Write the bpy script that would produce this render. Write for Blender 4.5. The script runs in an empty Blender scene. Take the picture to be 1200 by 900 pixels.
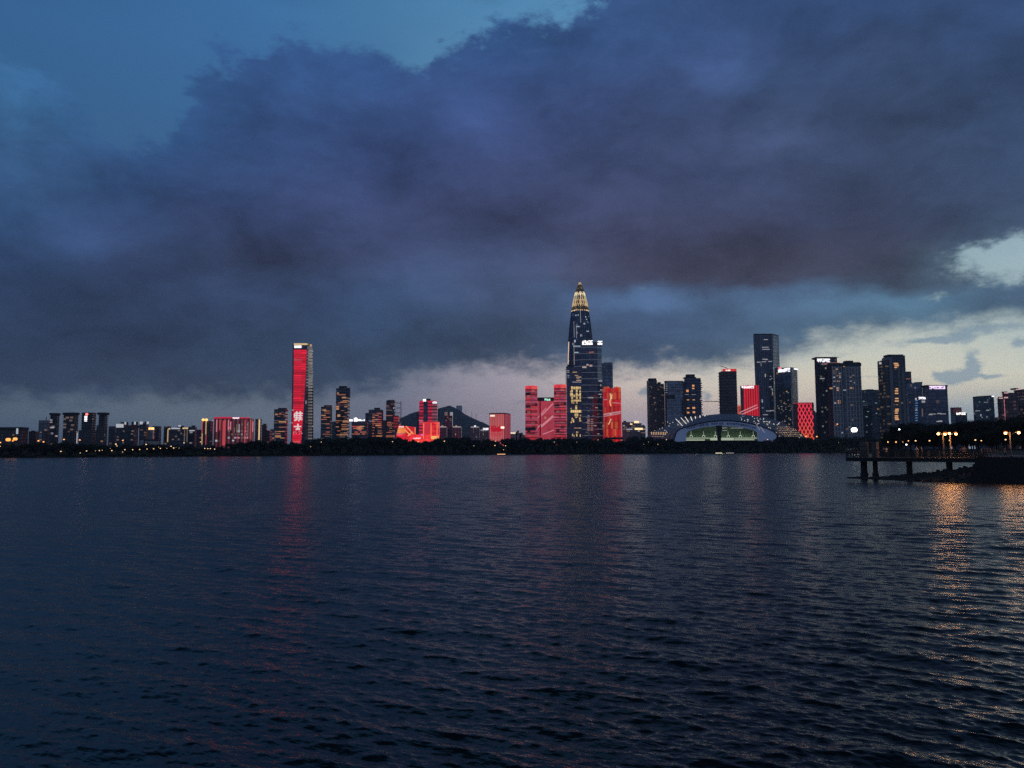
import bpy, bmesh, math, random
import numpy as np
from mathutils import Vector, Matrix, noise as mnoise

random.seed(7)
SC = bpy.context.scene
COL = SC.collection
R = math.radians

# ------------------------------------------------------------------ camera
F = 906.0            # focal length in pixels of a 1200 px wide frame
H = 4.6              # eye height over the water
CAM = Vector((0, 0, H))
cd = bpy.data.cameras.new('camera')
cam = bpy.data.objects.new('camera', cd)
COL.objects.link(cam)
cd.sensor_width = 36.0
cd.lens = 36.0 * F / 1200.0
cd.clip_start = 0.1
cd.clip_end = 40000
PITCH = math.atan((528.4 - 450) / F)
ROLL = R(0.17)
fwd = Vector((0, math.cos(PITCH), math.sin(PITCH)))
rt0 = Vector((1, 0, 0))
up0 = rt0.cross(fwd)
rt = rt0 * math.cos(ROLL) - up0 * math.sin(ROLL)
up = rt.cross(fwd)
M3 = Matrix((rt, up, -fwd)).transposed()
cam.matrix_world = Matrix.Translation(CAM) @ M3.to_4x4()
SC.camera = cam


def ray(px, py):
    return M3 @ Vector(((px - 600) / F, (450 - py) / F, -1.0))


def at(px, py, Y):
    d = ray(px, py)
    return CAM + d * (Y / d.y)


def proj(p):
    q = M3.transposed() @ (Vector(p) - CAM)
    return 600 + F * q.x / -q.z, 450 - F * q.y / -q.z


def XA(px, D):
    d = ray(px, 520)
    return D * d.x / d.y


def azel(px, py):
    d = ray(px, py).normalized()
    return math.degrees(math.atan2(d.x, d.y)), math.degrees(math.asin(d.z))


def lin(hexs):
    hexs = hexs.lstrip('#')
    out = []
    for i in (0, 2, 4):
        c = int(hexs[i:i + 2], 16) / 255
        out.append(c / 12.92 if c <= 0.04045 else ((c + 0.055) / 1.055) ** 2.4)
    return out


# ------------------------------------------------------------------ node helper
class NT:
    def __init__(s, tree):
        s.t = tree
        s.N = tree.nodes
        s.L = tree.links

    def put(s, sock, v):
        if v is None:
            return
        if isinstance(v, bpy.types.NodeSocket):
            s.L.new(v, sock)
        else:
            if sock.type == 'RGBA' and len(v) == 3:
                v = (*v, 1)
            sock.default_value = v

    def n(s, t, **kw):
        nd = s.N.new(t)
        for k, v in kw.items():
            setattr(nd, k, v)
        return nd

    def m(s, op, a, b=None, c=None, clamp=False):
        nd = s.n('ShaderNodeMath', operation=op, use_clamp=clamp)
        for i, v in enumerate((a, b, c)):
            s.put(nd.inputs[i], v)
        return nd.outputs[0]

    def vm(s, op, a, b=None, scale=None):
        nd = s.n('ShaderNodeVectorMath', operation=op)
        s.put(nd.inputs[0], a)
        s.put(nd.inputs[1], b)
        if scale is not None:
            s.put(nd.inputs['Scale'], scale)
        return nd.outputs['Value'] if op in ('DOT_PRODUCT', 'LENGTH', 'DISTANCE') else nd.outputs[0]

    def mix(s, f, a, b, mode='MIX'):
        nd = s.n('ShaderNodeMix', data_type='RGBA', blend_type=mode)
        s.put(nd.inputs[0], f)
        s.put(nd.inputs[6], a)
        s.put(nd.inputs[7], b)
        return nd.outputs[2]

    def fmix(s, f, a, b):
        nd = s.n('ShaderNodeMix', data_type='FLOAT')
        s.put(nd.inputs[0], f)
        s.put(nd.inputs[2], a)
        s.put(nd.inputs[3], b)
        return nd.outputs[0]

    def step(s, v, a, b, o0=0.0, o1=1.0, kind='SMOOTHSTEP'):
        nd = s.n('ShaderNodeMapRange', interpolation_type=kind)
        s.put(nd.inputs[0], v)
        s.put(nd.inputs[1], a)
        s.put(nd.inputs[2], b)
        nd.inputs[3].default_value = o0
        nd.inputs[4].default_value = o1
        return nd.outputs[0]

    def noise(s, vec, scale, detail=4, rough=0.55, dim='3D', w=None):
        nd = s.n('ShaderNodeTexNoise', noise_dimensions=dim)
        s.put(nd.inputs['Vector'], vec)
        nd.inputs['Scale'].default_value = scale
        nd.inputs['Detail'].default_value = detail
        nd.inputs['Roughness'].default_value = rough
        return nd.outputs

    def comb(s, x, y, z=0.0):
        nd = s.n('ShaderNodeCombineXYZ')
        s.put(nd.inputs[0], x)
        s.put(nd.inputs[1], y)
        s.put(nd.inputs[2], z)
        return nd.outputs[0]

    def sep(s, v):
        nd = s.n('ShaderNodeSeparateXYZ')
        s.put(nd.inputs[0], v)
        return nd.outputs


# ------------------------------------------------------------------ world: dusk sky with a big cloud bank
world = bpy.data.worlds.new('World')
SC.world = world
world.use_nodes = True
wt = world.node_tree
wt.nodes.clear()
W = NT(wt)
EMAX = 45.0

SKY = {   # clear air behind the clouds: pixel column -> (pixel row, colour)
    0: [(0, '366495'), (150, '37618c'), (300, '3e5b78'), (400, '495f72'), (450, '4d5f6e'), (480, '51616f'), (500, '475668'), (520, '3a485c')],
    300: [(0, '3d70a3'), (150, '3d6998'), (300, '466380'), (400, '546477'), (455, '596776'), (480, '616d7b'), (500, '5b6777'), (520, '4c586a')],
    450: [(0, '467aa6'), (150, '46749e'), (300, '587690'), (420, '68748a'), (450, '6c7486'), (490, '6b6f80'), (520, '565e72')],
    600: [(0, '5187b2'), (150, '5f8cac'), (300, '6a8aa0'), (425, 'a9a2ab'), (450, '9c95a2'), (480, '968d9a'), (520, '8a8292')],
    750: [(0, '5a90b8'), (150, '6690ac'), (330, '7f98a8'), (420, 'cbc4bc'), (450, 'c8bab2'), (475, 'b8a8a8'), (495, 'a29aa6'), (520, '9294a4')],
    900: [(0, '5a90b8'), (150, '6690ac'), (330, '8fa6b0'), (410, 'bcc2bc'), (440, 'cec8b8'), (470, 'cdbcae'), (495, 'aca6ac'), (520, '959aa8')],
    1050: [(0, '5a90b8'), (150, '6690ac'), (300, '8fb0ba'), (390, 'b3bfbc'), (420, 'c8cbbe'), (448, 'cdc7b7'), (468, 'b6b7b1'), (488, '9ba8b0'), (505, '909fac'), (520, '8c9aa8')],
    1200: [(0, '5a90b8'), (150, '6690ac'), (290, 'a9c2ca'), (350, 'a8bcbf'), (400, 'b4c1be'), (436, 'cbcbbb'), (456, 'bfbdb2'), (474, '9eabb0'), (490, '8b9ca8'), (520, '8496a4')],
}
CLD = {   # the cloud bank's own light
    0: [(0, '355f8c'), (100, '38618a'), (150, '385c84'), (200, '35547b'), (250, '314a70'), (300, '2d4062'), (350, '2b3b58'), (400, '2d3c57'), (445, '36445c')],
    150: [(0, '325886'), (100, '335785'), (150, '31517d'), (200, '314a74'), (250, '33466c'), (300, '313f60'), (350, '2e3c59'), (400, '2e3c58'), (445, '37445b')],
    300: [(0, '335282'), (100, '344f7d'), (150, '334974'), (200, '374a74'), (250, '374268'), (300, '363e5b'), (350, '344262'), (400, '32425e'), (445, '35435a')],
    450: [(0, '345283'), (100, '344e7c'), (150, '354772'), (200, '394670'), (250, '3a4266'), (300, '384060'), (350, '384b6d'), (400, '364a69'), (440, '3e4e67')],
    600: [(0, '365688'), (50, '365383'), (100, '364a77'), (150, '3b4a76'), (200, '3d466d'), (250, '3e4467'), (300, '3c4564'), (350, '3f4a68'), (400, '3b4963'), (435, '46546c')],
    750: [(0, '374f7a'), (50, '39507c'), (100, '3b4a72'), (150, '3e4a70'), (200, '3f476a'), (250, '414563'), (300, '44425a'), (326, '43435a'), (340, '4a6083'), (400, '3d4e6b'), (425, '475972')],
    900: [(0, '33486f'), (50, '36486e'), (100, '394a6e'), (150, '3c4868'), (200, '3e4767'), (250, '3f4462'), (300, '434054'), (330, '424156'), (346, '4c6280'), (385, '475d77'), (415, '536579')],
    1050: [(0, '33486f'), (50, '364769'), (100, '384766'), (150, '3a4765'), (200, '3a4663'), (250, '3c4460'), (300, '3e4156'), (330, '3d4558'), (350, '527089'), (385, '567086'), (405, '61788a')],
    1200: [(0, '33476d'), (100, '364766'), (150, '374766'), (200, '384866'), (245, '3a4964'), (268, '455870'), (300, '5d788c'), (340, '485e76'), (370, '4b6278'), (400, '6a7f8e')],
}

tc = W.n('ShaderNodeTexCoord')
dirv = W.vm('NORMALIZE', tc.outputs['Generated'])
dx, dy, dz = W.sep(dirv)
az0 = W.m('MULTIPLY', W.m('ARCTAN2', dx, dy), 180 / math.pi)
el0 = W.m('MULTIPLY', W.m('ARCSINE', dz), 180 / math.pi)
# billow coordinates, flattened like cloud decks
bil = W.vm('MULTIPLY', dirv, (1.0, 1.0, 1.9))
wn1 = W.noise(bil, 5.0, 3, 0.5)[1]
wn2 = W.noise(bil, 17.0, 7, 0.6)[1]
wa = W.vm('SUBTRACT', wn1, (0.5, 0.5, 0.5))
wb = W.vm('SUBTRACT', wn2, (0.5, 0.5, 0.5))
warp = W.vm('ADD', W.vm('MULTIPLY', wa, (6.0, 3.0, 0)), W.vm('MULTIPLY', wb, (3.4, 2.2, 0)))
# calmer warping right over the horizon, where the layers are thin
damp = W.step(el0, 1.0, 8.0, 0.28, 1.0)
warp = W.vm('SCALE', warp, scale=damp)
P = W.vm('ADD', W.comb(az0, el0), warp)
azw, elw, _ = W.sep(P)


def colour_field(table):
    cols = sorted(table)
    prev = None
    last = None
    for c in cols:
        rmp = W.n('ShaderNodeValToRGB')
        cr = rmp.color_ramp
        cr.interpolation = 'LINEAR'
        stops = []
        for py, hx in table[c]:
            a, e = azel(c, py)
            stops.append((max(0, e) / EMAX, lin(hx)))
        stops.sort()
        top = stops[-1]
        stops.append((33.6 / EMAX, [v * 0.62 for v in top[1]]))  # unseen sky above the frame, darkened to keep the near water dark
        stops.append((38.0 / EMAX, [v * 0.40 for v in top[1]]))
        stops.append((0.98, [0.012, 0.022, 0.040]))
        while len(cr.elements) > 1:
            cr.elements.remove(cr.elements[-1])
        cr.elements[0].position = stops[0][0]
        cr.elements[0].color = (*stops[0][1], 1)
        for p_, c_ in stops[1:]:
            e_ = cr.elements.new(p_)
            e_.color = (*c_, 1)
        W.put(rmp.inputs[0], W.m('DIVIDE', elw, EMAX))
        a = azel(c, 330)[0]
        if prev is None:
            prev = rmp.outputs[0]
        else:
            f = W.step(azw, last, a, kind='LINEAR')
            prev = W.mix(f, prev, rmp.outputs[0])
        last = a
    return prev


sky_c = colour_field(SKY)
cld_c = colour_field(CLD)


def edge_curve(pts):
    nd = W.n('ShaderNodeFloatCurve')
    cv = nd.mapping.curves[0]
    q = []
    for px, py in pts:
        a, e = azel(px, py)
        q.append(((a + 40) / 80, min(1.0, e / EMAX)))
    q.sort()
    cv.points[0].location = (0, q[0][1])
    cv.points[1].location = (1, q[-1][1])
    for x, y in q:
        cv.points.new(x, y)
    for p_ in cv.points:
        p_.handle_type = 'AUTO'
    nd.mapping.update()
    W.put(nd.inputs['Value'], W.m('DIVIDE', W.m('ADD', azw, 40.0), 80.0))
    return W.m('MULTIPLY', nd.outputs[0], EMAX)


top_e = edge_curve([(-60, 60), (0, 78), (60, 118), (120, 168), (175, 158), (205, 126), (250, 78), (320, 58), (400, 56), (455, 70), (510, 84),
                    (545, 58), (600, 38), (650, 24), (700, 8), (715, -30), (730, -150), (800, -190), (1200, -190)])
bot_e = edge_curve([(0, 462), (150, 462), (300, 462), (400, 458), (470, 452), (520, 440), (560, 434), (620, 432), (700, 432), (750, 428), (800, 420),
                    (850, 419), (900, 414), (950, 404), (1000, 398), (1050, 389), (1100, 385), (1150, 384), (1200, 376)])
fine = W.noise(bil, 34.0, 8, 0.62)[0]
fine2 = W.noise(bil, 11.0, 8, 0.6)[0]
mt = W.m('ADD', W.m('SUBTRACT', top_e, elw), W.m('MULTIPLY', W.m('SUBTRACT', fine2, 0.5), 7.0))
mt = W.m('ADD', mt, W.m('MULTIPLY', W.m('SUBTRACT', fine, 0.5), 4.2))
m_top = W.step(mt, -1.0, 0.8)
mb = W.m('ADD', W.m('SUBTRACT', elw, bot_e), W.m('MULTIPLY', W.m('SUBTRACT', fine, 0.5), 3.0))
# the underside is ragged and sharper towards the bright west
sharp = W.step(az0, -12.0, 12.0, 1.0, 1.15)
m_bot = W.step(mb, W.m('MULTIPLY', sharp, -1.0), sharp)
mask = W.m('MULTIPLY', m_top, m_bot)


def blob(px, py, rx, ry):
    a, e = azel(px, py)
    k = 57.3 / F
    d = W.vm('MULTIPLY', W.vm('SUBTRACT', P2, (a, e, 0)), (1 / (rx * k), 1 / (ry * k), 0))
    return W.m('EXPONENT', W.m('MULTIPLY', W.vm('DOT_PRODUCT', d, d), -1.0))


# small clouds and breaks use a gentler warp so that they stay where they are
wc = W.vm('SUBTRACT', W.noise(bil, 40.0, 6, 0.6)[1], (0.5, 0.5, 0.5))
P2 = W.vm('ADD', W.comb(az0, el0), W.vm('MULTIPLY', wc, (2.2, 1.3, 0)))


def total(lst):
    acc = None
    for b in lst:
        w = b[4] if len(b) > 4 else 1.0
        v = W.m('MULTIPLY', blob(*b[:4]), w)
        acc = v if acc is None else W.m('ADD', acc, v)
    return acc


nz = W.m('MULTIPLY', W.m('SUBTRACT', W.noise(bil, 60.0, 7, 0.65)[0], 0.5), 0.9)
breaks = total([(1152, 316, 52, 17, .42), (1196, 306, 40, 26, .4), (1170, 302, 34, 15), (1205, 288, 26, 14), (1130, 296, 18, 7, .6), (1098, 346, 13, 6, .7), (1185, 330, 10, 8, .5),
                (762, 338, 20, 4, .45), (505, 436, 22, 7, .6), (590, 437, 40, 6, .5), (950, 412, 18, 5, .5), (668, 440, 30, 5, .5)])
brk = W.step(W.m('ADD', breaks, W.m('MULTIPLY', W.m('MULTIPLY', nz, 2.1), W.m('MULTIPLY', breaks, 2.2, clamp=True))), 0.15, 1.35)
mask = W.m('MULTIPLY', mask, W.m('SUBTRACT', 1.0, W.m('MULTIPLY', brk, 0.9)))
puffs = total([(1106, 439, 8, 7), (1118, 443, 8, 9), (1140, 423, 9, 12), (1133, 435, 8, 7), (1156, 442, 22, 3, .8), (1060, 401, 44, 5, .55), (985, 414, 34, 4, .5), (905, 430, 34, 5, .5), (820, 436, 44, 5, .45), (1112, 398, 26, 5, .9), (1190, 352, 44, 12, .9), (1160, 385, 50, 7, .7),
               (757, 459, 16, 6, .9), (828, 463, 8, 7, .8), (1010, 468, 26, 4, .6), (1015, 442, 24, 3, .5), (1195, 401, 14, 6, .9),
               (620, 470, 30, 5, .55), (545, 480, 26, 3, .4), (1060, 443, 24, 3, .4), (470, 462, 24, 6, .5)])
pf = W.step(W.m('ADD', puffs, W.m('MULTIPLY', nz, 1.0)), 0.22, 0.9)
puff_c = W.mix(W.step(az0, -5.0, 25.0), lin('66718a'), lin('6f8ca2'))
low = W.mix(W.m('MULTIPLY', pf, 0.72), sky_c, puff_c)

# light and dark billows inside the bank
blw = W.vm('ADD', bil, W.vm('SCALE', W.vm('SUBTRACT', W.noise(bil, 6.0, 4, 0.5)[1], (0.5, 0.5, 0.5)), scale=0.12))
bl = W.noise(blw, 9.0, 11, 0.66)[0]
bl2 = W.noise(bil, 3.0, 3, 0.5)[0]
gain = W.m('ADD', 1.10, W.m('ADD', W.m('MULTIPLY', W.m('SUBTRACT', bl, 0.5), 1.4), W.m('MULTIPLY', W.m('SUBTRACT', bl2, 0.5), 0.6)))


def billow(px, py, rx, ry):
    a, e = azel(px, py)
    k = 57.3 / F
    d = W.vm('MULTIPLY', W.vm('SUBTRACT', P, (a, e, 0)), (1 / (rx * k), 1 / (ry * k), 0))
    return W.m('EXPONENT', W.m('MULTIPLY', W.vm('DOT_PRODUCT', d, d), -1.0))


# thinner, lighter folds and thick dark ones
acc = gain
for bx, by, brx, bry, bw in ((850, 85, 45, 24, .26), (906, 165, 40, 22, .30), (110, 278, 55, 20, .26), (505, 325, 85, 38, .26), (640, 318, 60, 22, .16), (560, 150, 70, 34, .14), (395, 250, 60, 22, .12), (760, 352, 60, 12, .24),
                            (960, 362, 70, 12, .2), (330, 300, 80, 30, -.16), (210, 225, 70, 28, -.13), (470, 205, 60, 30, -.14), (590, 262, 70, 30, -.16), (820, 285, 150, 28, -.14), (1040, 130, 120, 50, -.10), (720, 130, 80, 40, -.10), (160, 400, 160, 36, -.16),
                            (560, 395, 60, 26, -.14), (430, 420, 70, 18, -.1)):
    acc = W.m('ADD', acc, W.m('MULTIPLY', billow(bx, by, brx, bry), bw * 1.85))
cloud = W.vm('SCALE', W.vm('MULTIPLY', cld_c, (0.90, 1.0, 1.03)), scale=acc)
low = W.vm('SCALE', low, scale=W.step(el0, 0.5, 11.0, 1.5, 1.0))
col = W.mix(mask, low, cloud)
# unseen sky behind the camera, brightened to light the facades
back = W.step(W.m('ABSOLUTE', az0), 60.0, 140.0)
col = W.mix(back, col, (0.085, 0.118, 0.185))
# below the horizon (never seen: the ground sheet covers it)
nish = W.n('ShaderNodeTexSky')
nish.sky_type = 'NISHITA'
nish.sun_disc = False
nish.sun_elevation = R(-3.0)
nish.sun_rotation = R(38.0)
bg1 = W.n('ShaderNodeBackground')
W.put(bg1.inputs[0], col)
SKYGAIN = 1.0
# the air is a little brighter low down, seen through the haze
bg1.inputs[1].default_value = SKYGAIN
bg2 = W.n('ShaderNodeBackground')
W.put(bg2.inputs[0], nish.outputs[0])
bg2.inputs[1].default_value = 0.05
add = W.n('ShaderNodeAddShader')
W.L.new(bg1.outputs[0], add.inputs[0])
W.L.new(bg2.outputs[0], add.inputs[1])
wo = W.n('ShaderNodeOutputWorld')
W.L.new(add.outputs[0], wo.inputs[0])
world.cycles.sampling_method = 'MANUAL'
world.cycles.sample_map_resolution = 512

# last glow of the sun that has just set, off to the west
sl = bpy.data.lights.new('sun', 'SUN')
sl.energy = 0.02
sl.angle = R(12)
sl.color = (1.0, 0.85, 0.68)
so = bpy.data.objects.new('sun', sl)
COL.objects.link(so)
so.rotation_euler = (R(86), 0, R(180 - 38))

vs = SC.view_settings
vs.view_transform = 'Standard'
vs.look = 'None'
vs.exposure = 0
vs.gamma = 1
try:
    vs.use_curve_mapping = False
except Exception:
    pass
SC.cycles.max_bounces = 6
SC.cycles.volume_bounces = 0
SC.cycles.sample_clamp_indirect = 2.5
SC.cycles.sample_clamp_direct = 6.0
SC.cycles.caustics_reflective = True
SC.cycles.use_denoising = False

# ------------------------------------------------------------------ mesh + object helpers
class MB:
    def __init__(s):
        s.v = []
        s.f = []
        s.uv = []
        s.mi = []

    def face(s, pts, uvs=None, mi=0):
        b = len(s.v)
        s.v.extend([tuple(p) for p in pts])
        s.f.append(list(range(b, b + len(pts))))
        s.uv.append(uvs or [(p[0], p[1]) for p in pts])
        s.mi.append(mi)

    def prism(s, poly, z0, z1, mi=0, poly_top=None, cap=True, micap=None):
        pt = poly_top or poly
        n = len(poly)
        u = 0.0
        for i in range(n):
            a, b = poly[i], poly[(i + 1) % n]
            c, d = pt[(i + 1) % n], pt[i]
            l = math.hypot(b[0] - a[0], b[1] - a[1])
            s.face([(a[0], a[1], z0), (b[0], b[1], z0), (c[0], c[1], z1), (d[0], d[1], z1)],
                   [(u, z0), (u + l, z0), (u + l, z1), (u, z1)], mi)
            u += l + 1.37
        if cap:
            k = mi if micap is None else micap
            s.face([(x, y, z1) for x, y in pt], None, k)
            s.face([(x, y, z0) for x, y in reversed(poly)], None, k)
        return s

    def box(s, x0, x1, y0, y1, z0, z1, mi=0):
        return s.prism([(x0, y0), (x1, y0), (x1, y1), (x0, y1)], z0, z1, mi)

    def loft(s, rings, mi=0, closed=True, cap=True):
        n = len(rings[0])
        for k in range(len(rings) - 1):
            A, B = rings[k], rings[k + 1]
            u = 0.0
            for i in range(n if closed else n - 1):
                j = (i + 1) % n
                l = (Vector(A[j]) - Vector(A[i])).length
                s.face([A[i], A[j], B[j], B[i]], [(u, A[i][2]), (u + l, A[j][2]), (u + l, B[j][2]), (u, B[i][2])], mi)
                u += l
        if cap and closed:
            s.face(rings[-1], None, mi)
            s.face(list(reversed(rings[0])), None, mi)
        return s

    def tube(s, p0, p1, r0, r1=None, n=6, mi=0):
        r1 = r0 if r1 is None else r1
        a, b = Vector(p0), Vector(p1)
        d = (b - a).normalized()
        o = Vector((0, 0, 1)) if abs(d.z) < 0.9 else Vector((1, 0, 0))
        x = d.cross(o).normalized()
        y = x.cross(d)
        ra = [tuple(a + (x * math.cos(t) + y * math.sin(t)) * r0) for t in [2 * math.pi * i / n for i in range(n)]]
        rb = [tuple(b + (x * math.cos(t) + y * math.sin(t)) * r1) for t in [2 * math.pi * i / n for i in range(n)]]
        ra.reverse()
        rb.reverse()
        return s.loft([ra, rb], mi)

    def ball(s, c, r, n=10, mi=0, sz=1.0):
        rings = []
        for k in range(1, n // 2 + 1):
            t = -math.pi / 2 + math.pi * k / (n // 2 + 1)
            rings.append([(c[0] + r * math.cos(t) * math.cos(2 * math.pi * i / n), c[1] + r * math.cos(t) * math.sin(2 * math.pi * i / n), c[2] + r * sz * math.sin(t)) for i in range(n)])
        return s.loft(rings, mi)

    def mesh(s, name, mats, smooth=False):
        me = bpy.data.meshes.new(name)
        me.from_pydata(s.v, [], s.f)
        ul = me.uv_layers.new(name='UVMap')
        flat = [c for f in s.uv for p in f for c in p]
        ul.data.foreach_set('uv', flat)
        for m_ in mats if isinstance(mats, (list, tuple)) else [mats]:
            me.materials.append(m_)
        me.polygons.foreach_set('material_index', s.mi)
        if smooth:
            me.polygons.foreach_set('use_smooth', [True] * len(s.f))
        me.update()
        return me

    def build(s, name, mats, parent=None, loc=None, smooth=False):
        o = bpy.data.objects.new(name, s.mesh(name, mats, smooth))
        COL.objects.link(o)
        if parent is not None:
            o.parent = parent
        if loc is not None:
            o.location = loc
        return o


def tag(o, label=None, cat=None, group=None, kind=None):
    if label:
        o['label'] = label
    if cat:
        o['category'] = cat
    if group:
        o['group'] = group
    if kind:
        o['kind'] = kind
    return o


def thing(name, label, cat, loc=(0, 0, 0), rz=0.0, group=None):
    o = bpy.data.objects.new(name, None)
    o.empty_display_size = 1.0
    COL.objects.link(o)
    o.location = loc
    o.rotation_euler = (0, 0, rz)
    return tag(o, label, cat, group)


def dup(root, loc, rz=None, label=None, group=None, scale=None):
    r = root.copy()
    COL.objects.link(r)
    r.location = loc
    if rz is not None:
        r.rotation_euler = (0, 0, rz)
    if scale is not None:
        r.scale = scale if isinstance(scale, (tuple, list)) else (scale,) * 3
    if label:
        r['label'] = label
    if group:
        r['group'] = group
    for ch in list(root.children):
        c = ch.copy()
        COL.objects.link(c)
        c.parent = r
        for g in list(ch.children):
            e = g.copy()
            COL.objects.link(e)
            e.parent = c
    return r


# ------------------------------------------------------------------ materials
def newmat(name):
    m_ = bpy.data.materials.new(name)
    m_.use_nodes = True
    t = NT(m_.node_tree)
    b = m_.node_tree.nodes['Principled BSDF']
    return m_, t, b


def plain(name, colr, rough=0.7, var=0.25, scale=0.6, metal=0.0, spec=0.5):
    m_, t, b = newmat(name)
    g = t.n('ShaderNodeNewGeometry')
    nz_ = t.noise(g.outputs['Position'], scale, 5, 0.6)[0]
    k = t.m('ADD', 1 - var, t.m('MULTIPLY', nz_, 2 * var))
    c = t.vm('SCALE', (*colr[:3],), scale=k)
    t.put(b.inputs['Base Color'], c)
    b.inputs['Roughness'].default_value = rough
    b.inputs['Metallic'].default_value = metal
    b.inputs['Specular IOR Level'].default_value = spec
    return m_


def glow(name, colr, strength, base=(0.3, 0.3, 0.3), sample=False):
    m_, t, b = newmat(name)
    b.inputs['Base Color'].default_value = (*base, 1)
    b.inputs['Emission Color'].default_value = (*colr, 1)
    b.inputs['Emission Strength'].default_value = strength
    m_.cycles.emission_sampling = 'FRONT' if sample else 'NONE'
    return m_


def facade(name, wall, glass, cw=4.0, fh=4.0, fu=0.12, fv=0.2, lit=0.06, warm=(1, .55, .22), cool=(.8, .85, 1), strength=0.5,
           rough=0.12, coolfrac=0.3, seed=0.0, band=0.0, spec=0.5, refl=0.65, gain=5.5):
    av = sum(glass) / 3
    glass = tuple(min(.5, (g_ * .55 + av * .45) * gain) for g_ in glass)
    """curtain wall or punched windows, uv in metres; a few panes are lit from inside"""
    m_, t, b = newmat(name)
    uv = t.n('ShaderNodeUVMap').outputs[0]
    u, v, _ = t.sep(uv)
    cu, cv = t.m('DIVIDE', u, cw), t.m('DIVIDE', v, fh)
    iu, iv = t.m('FLOOR', cu), t.m('FLOOR', cv)
    ru, rv = t.m('FRACT', cu), t.m('FRACT', cv)
    wu = t.m('GREATER_THAN', ru, fu)
    wv = t.m('GREATER_THAN', rv, fv)
    win = t.m('MULTIPLY', wu, wv)
    oi = t.n('ShaderNodeObjectInfo')
    wn = t.n('ShaderNodeTexWhiteNoise', noise_dimensions='3D')
    t.put(wn.inputs['Vector'], t.comb(iu, iv, t.m('ADD', t.m('MULTIPLY', oi.outputs['Random'], 91.0), seed)))
    r1 = wn.outputs['Value']
    c1, c2, c3 = t.sep(wn.outputs['Color'])
    # whole storeys differ a little, as blinds and rooms do
    wf = t.n('ShaderNodeTexWhiteNoise', noise_dimensions='2D')
    t.put(wf.inputs['Vector'], t.comb(iv, seed))
    storey = wf.outputs['Value']
    gl = t.vm('SCALE', (*glass,), scale=t.m('ADD', 0.55, t.m('ADD', t.m('MULTIPLY', c2, 0.6), t.m('MULTIPLY', storey, 0.4))))
    wl = t.vm('SCALE', (*wall,), scale=t.m('ADD', 0.8, t.m('MULTIPLY', t.noise(t.comb(u, v), 0.05, 5)[0], 0.4)))
    t.put(b.inputs['Base Color'], t.mix(win, wl, gl))
    t.put(b.inputs['Roughness'], t.fmix(win, 0.6, rough))
    b.inputs['Specular IOR Level'].default_value = spec
    # coated glass mirrors the evening sky
    t.put(b.inputs['Metallic'], t.m('MULTIPLY', win, refl))
    if band:
        litv = t.m('LESS_THAN', t.m('ADD', t.m('MULTIPLY', r1, 1 - band), t.m('MULTIPLY', storey, band)), lit)
    else:
        litv = t.m('LESS_THAN', r1, lit)
    e = t.m('MULTIPLY', t.m('MULTIPLY', win, litv), t.m('MULTIPLY', t.m('ADD', 0.25, t.m('POWER', c3, 2.0)), strength))
    t.put(b.inputs['Emission Color'], t.mix(t.m('LESS_THAN', c2, coolfrac), warm, cool))
    t.put(b.inputs['Emission Strength'], e)
    m_.cycles.emission_sampling = 'NONE'
    return m_


def led(name, ca, cb, strength=1.0, su=0.02, sv=0.2, rowh=8.0, rowgap=0.15, colw=0.0, colgap=0.3, base=(0.03, 0.02, 0.03), seed=0.0,
        rowvar=0.5, dark=0.0, hot=None, hotfrac=0.0, blockw=25.0, soft=True):
    """a facade whose LED lines are switched on: rows of light of uneven brightness, uv in metres"""
    m_, t, b = newmat(name)
    uv = t.n('ShaderNodeUVMap').outputs[0]
    u, v, _ = t.sep(uv)
    cv = t.m('DIVIDE', v, rowh)
    iv, rv = t.m('FLOOR', cv), t.m('FRACT', cv)
    row = t.m('GREATER_THAN', rv, rowgap)
    ib = t.m('FLOOR', t.m('DIVIDE', u, blockw))
    wn = t.n('ShaderNodeTexWhiteNoise', noise_dimensions='3D')
    t.put(wn.inputs['Vector'], t.comb(ib, iv, seed))
    wr = t.n('ShaderNodeTexWhiteNoise', noise_dimensions='2D')
    t.put(wr.inputs['Vector'], t.comb(iv, seed + 3.3))
    ns = t.noise(t.comb(t.m('MULTIPLY', u, su), t.m('MULTIPLY', v, sv), seed), 1.0, 4, 0.6)[0]
    k = t.m('ADD', 1 - rowvar, t.m('MULTIPLY', t.m('ADD', t.m('MULTIPLY', wr.outputs['Value'], 0.6), t.m('MULTIPLY', wn.outputs['Value'], 0.4)), rowvar * 1.6))
    k = t.m('MULTIPLY', k, t.fmix(row, 0.22, 1.0))
    k = t.m('MULTIPLY', k, t.step(ns, 0.25, 0.75, 0.65, 1.25))
    if colw:
        rc = t.m('FRACT', t.m('DIVIDE', u, colw))
        k = t.m('MULTIPLY', k, t.fmix(t.m('GREATER_THAN', rc, colgap), 0.2, 1.0))
    if dark:
        k = t.m('MULTIPLY', k, t.fmix(t.m('LESS_THAN', wn.outputs['Value'], dark), 1.0, 0.08))
    c = t.mix(t.step(ns, 0.35, 0.7), ca, cb)
    if hot is not None:
        hm = t.m('LESS_THAN', t.sep(wn.outputs['Color'])[1], hotfrac)
        c = t.mix(hm, c, hot)
    b.inputs['Base Color'].default_value = (*base, 1)
    b.inputs['Roughness'].default_value = 0.25
    t.put(b.inputs['Emission Color'], c)
    t.put(b.inputs['Emission Strength'], t.m('MULTIPLY', k, strength))
    m_.cycles.emission_sampling = 'NONE'
    return m_


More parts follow.
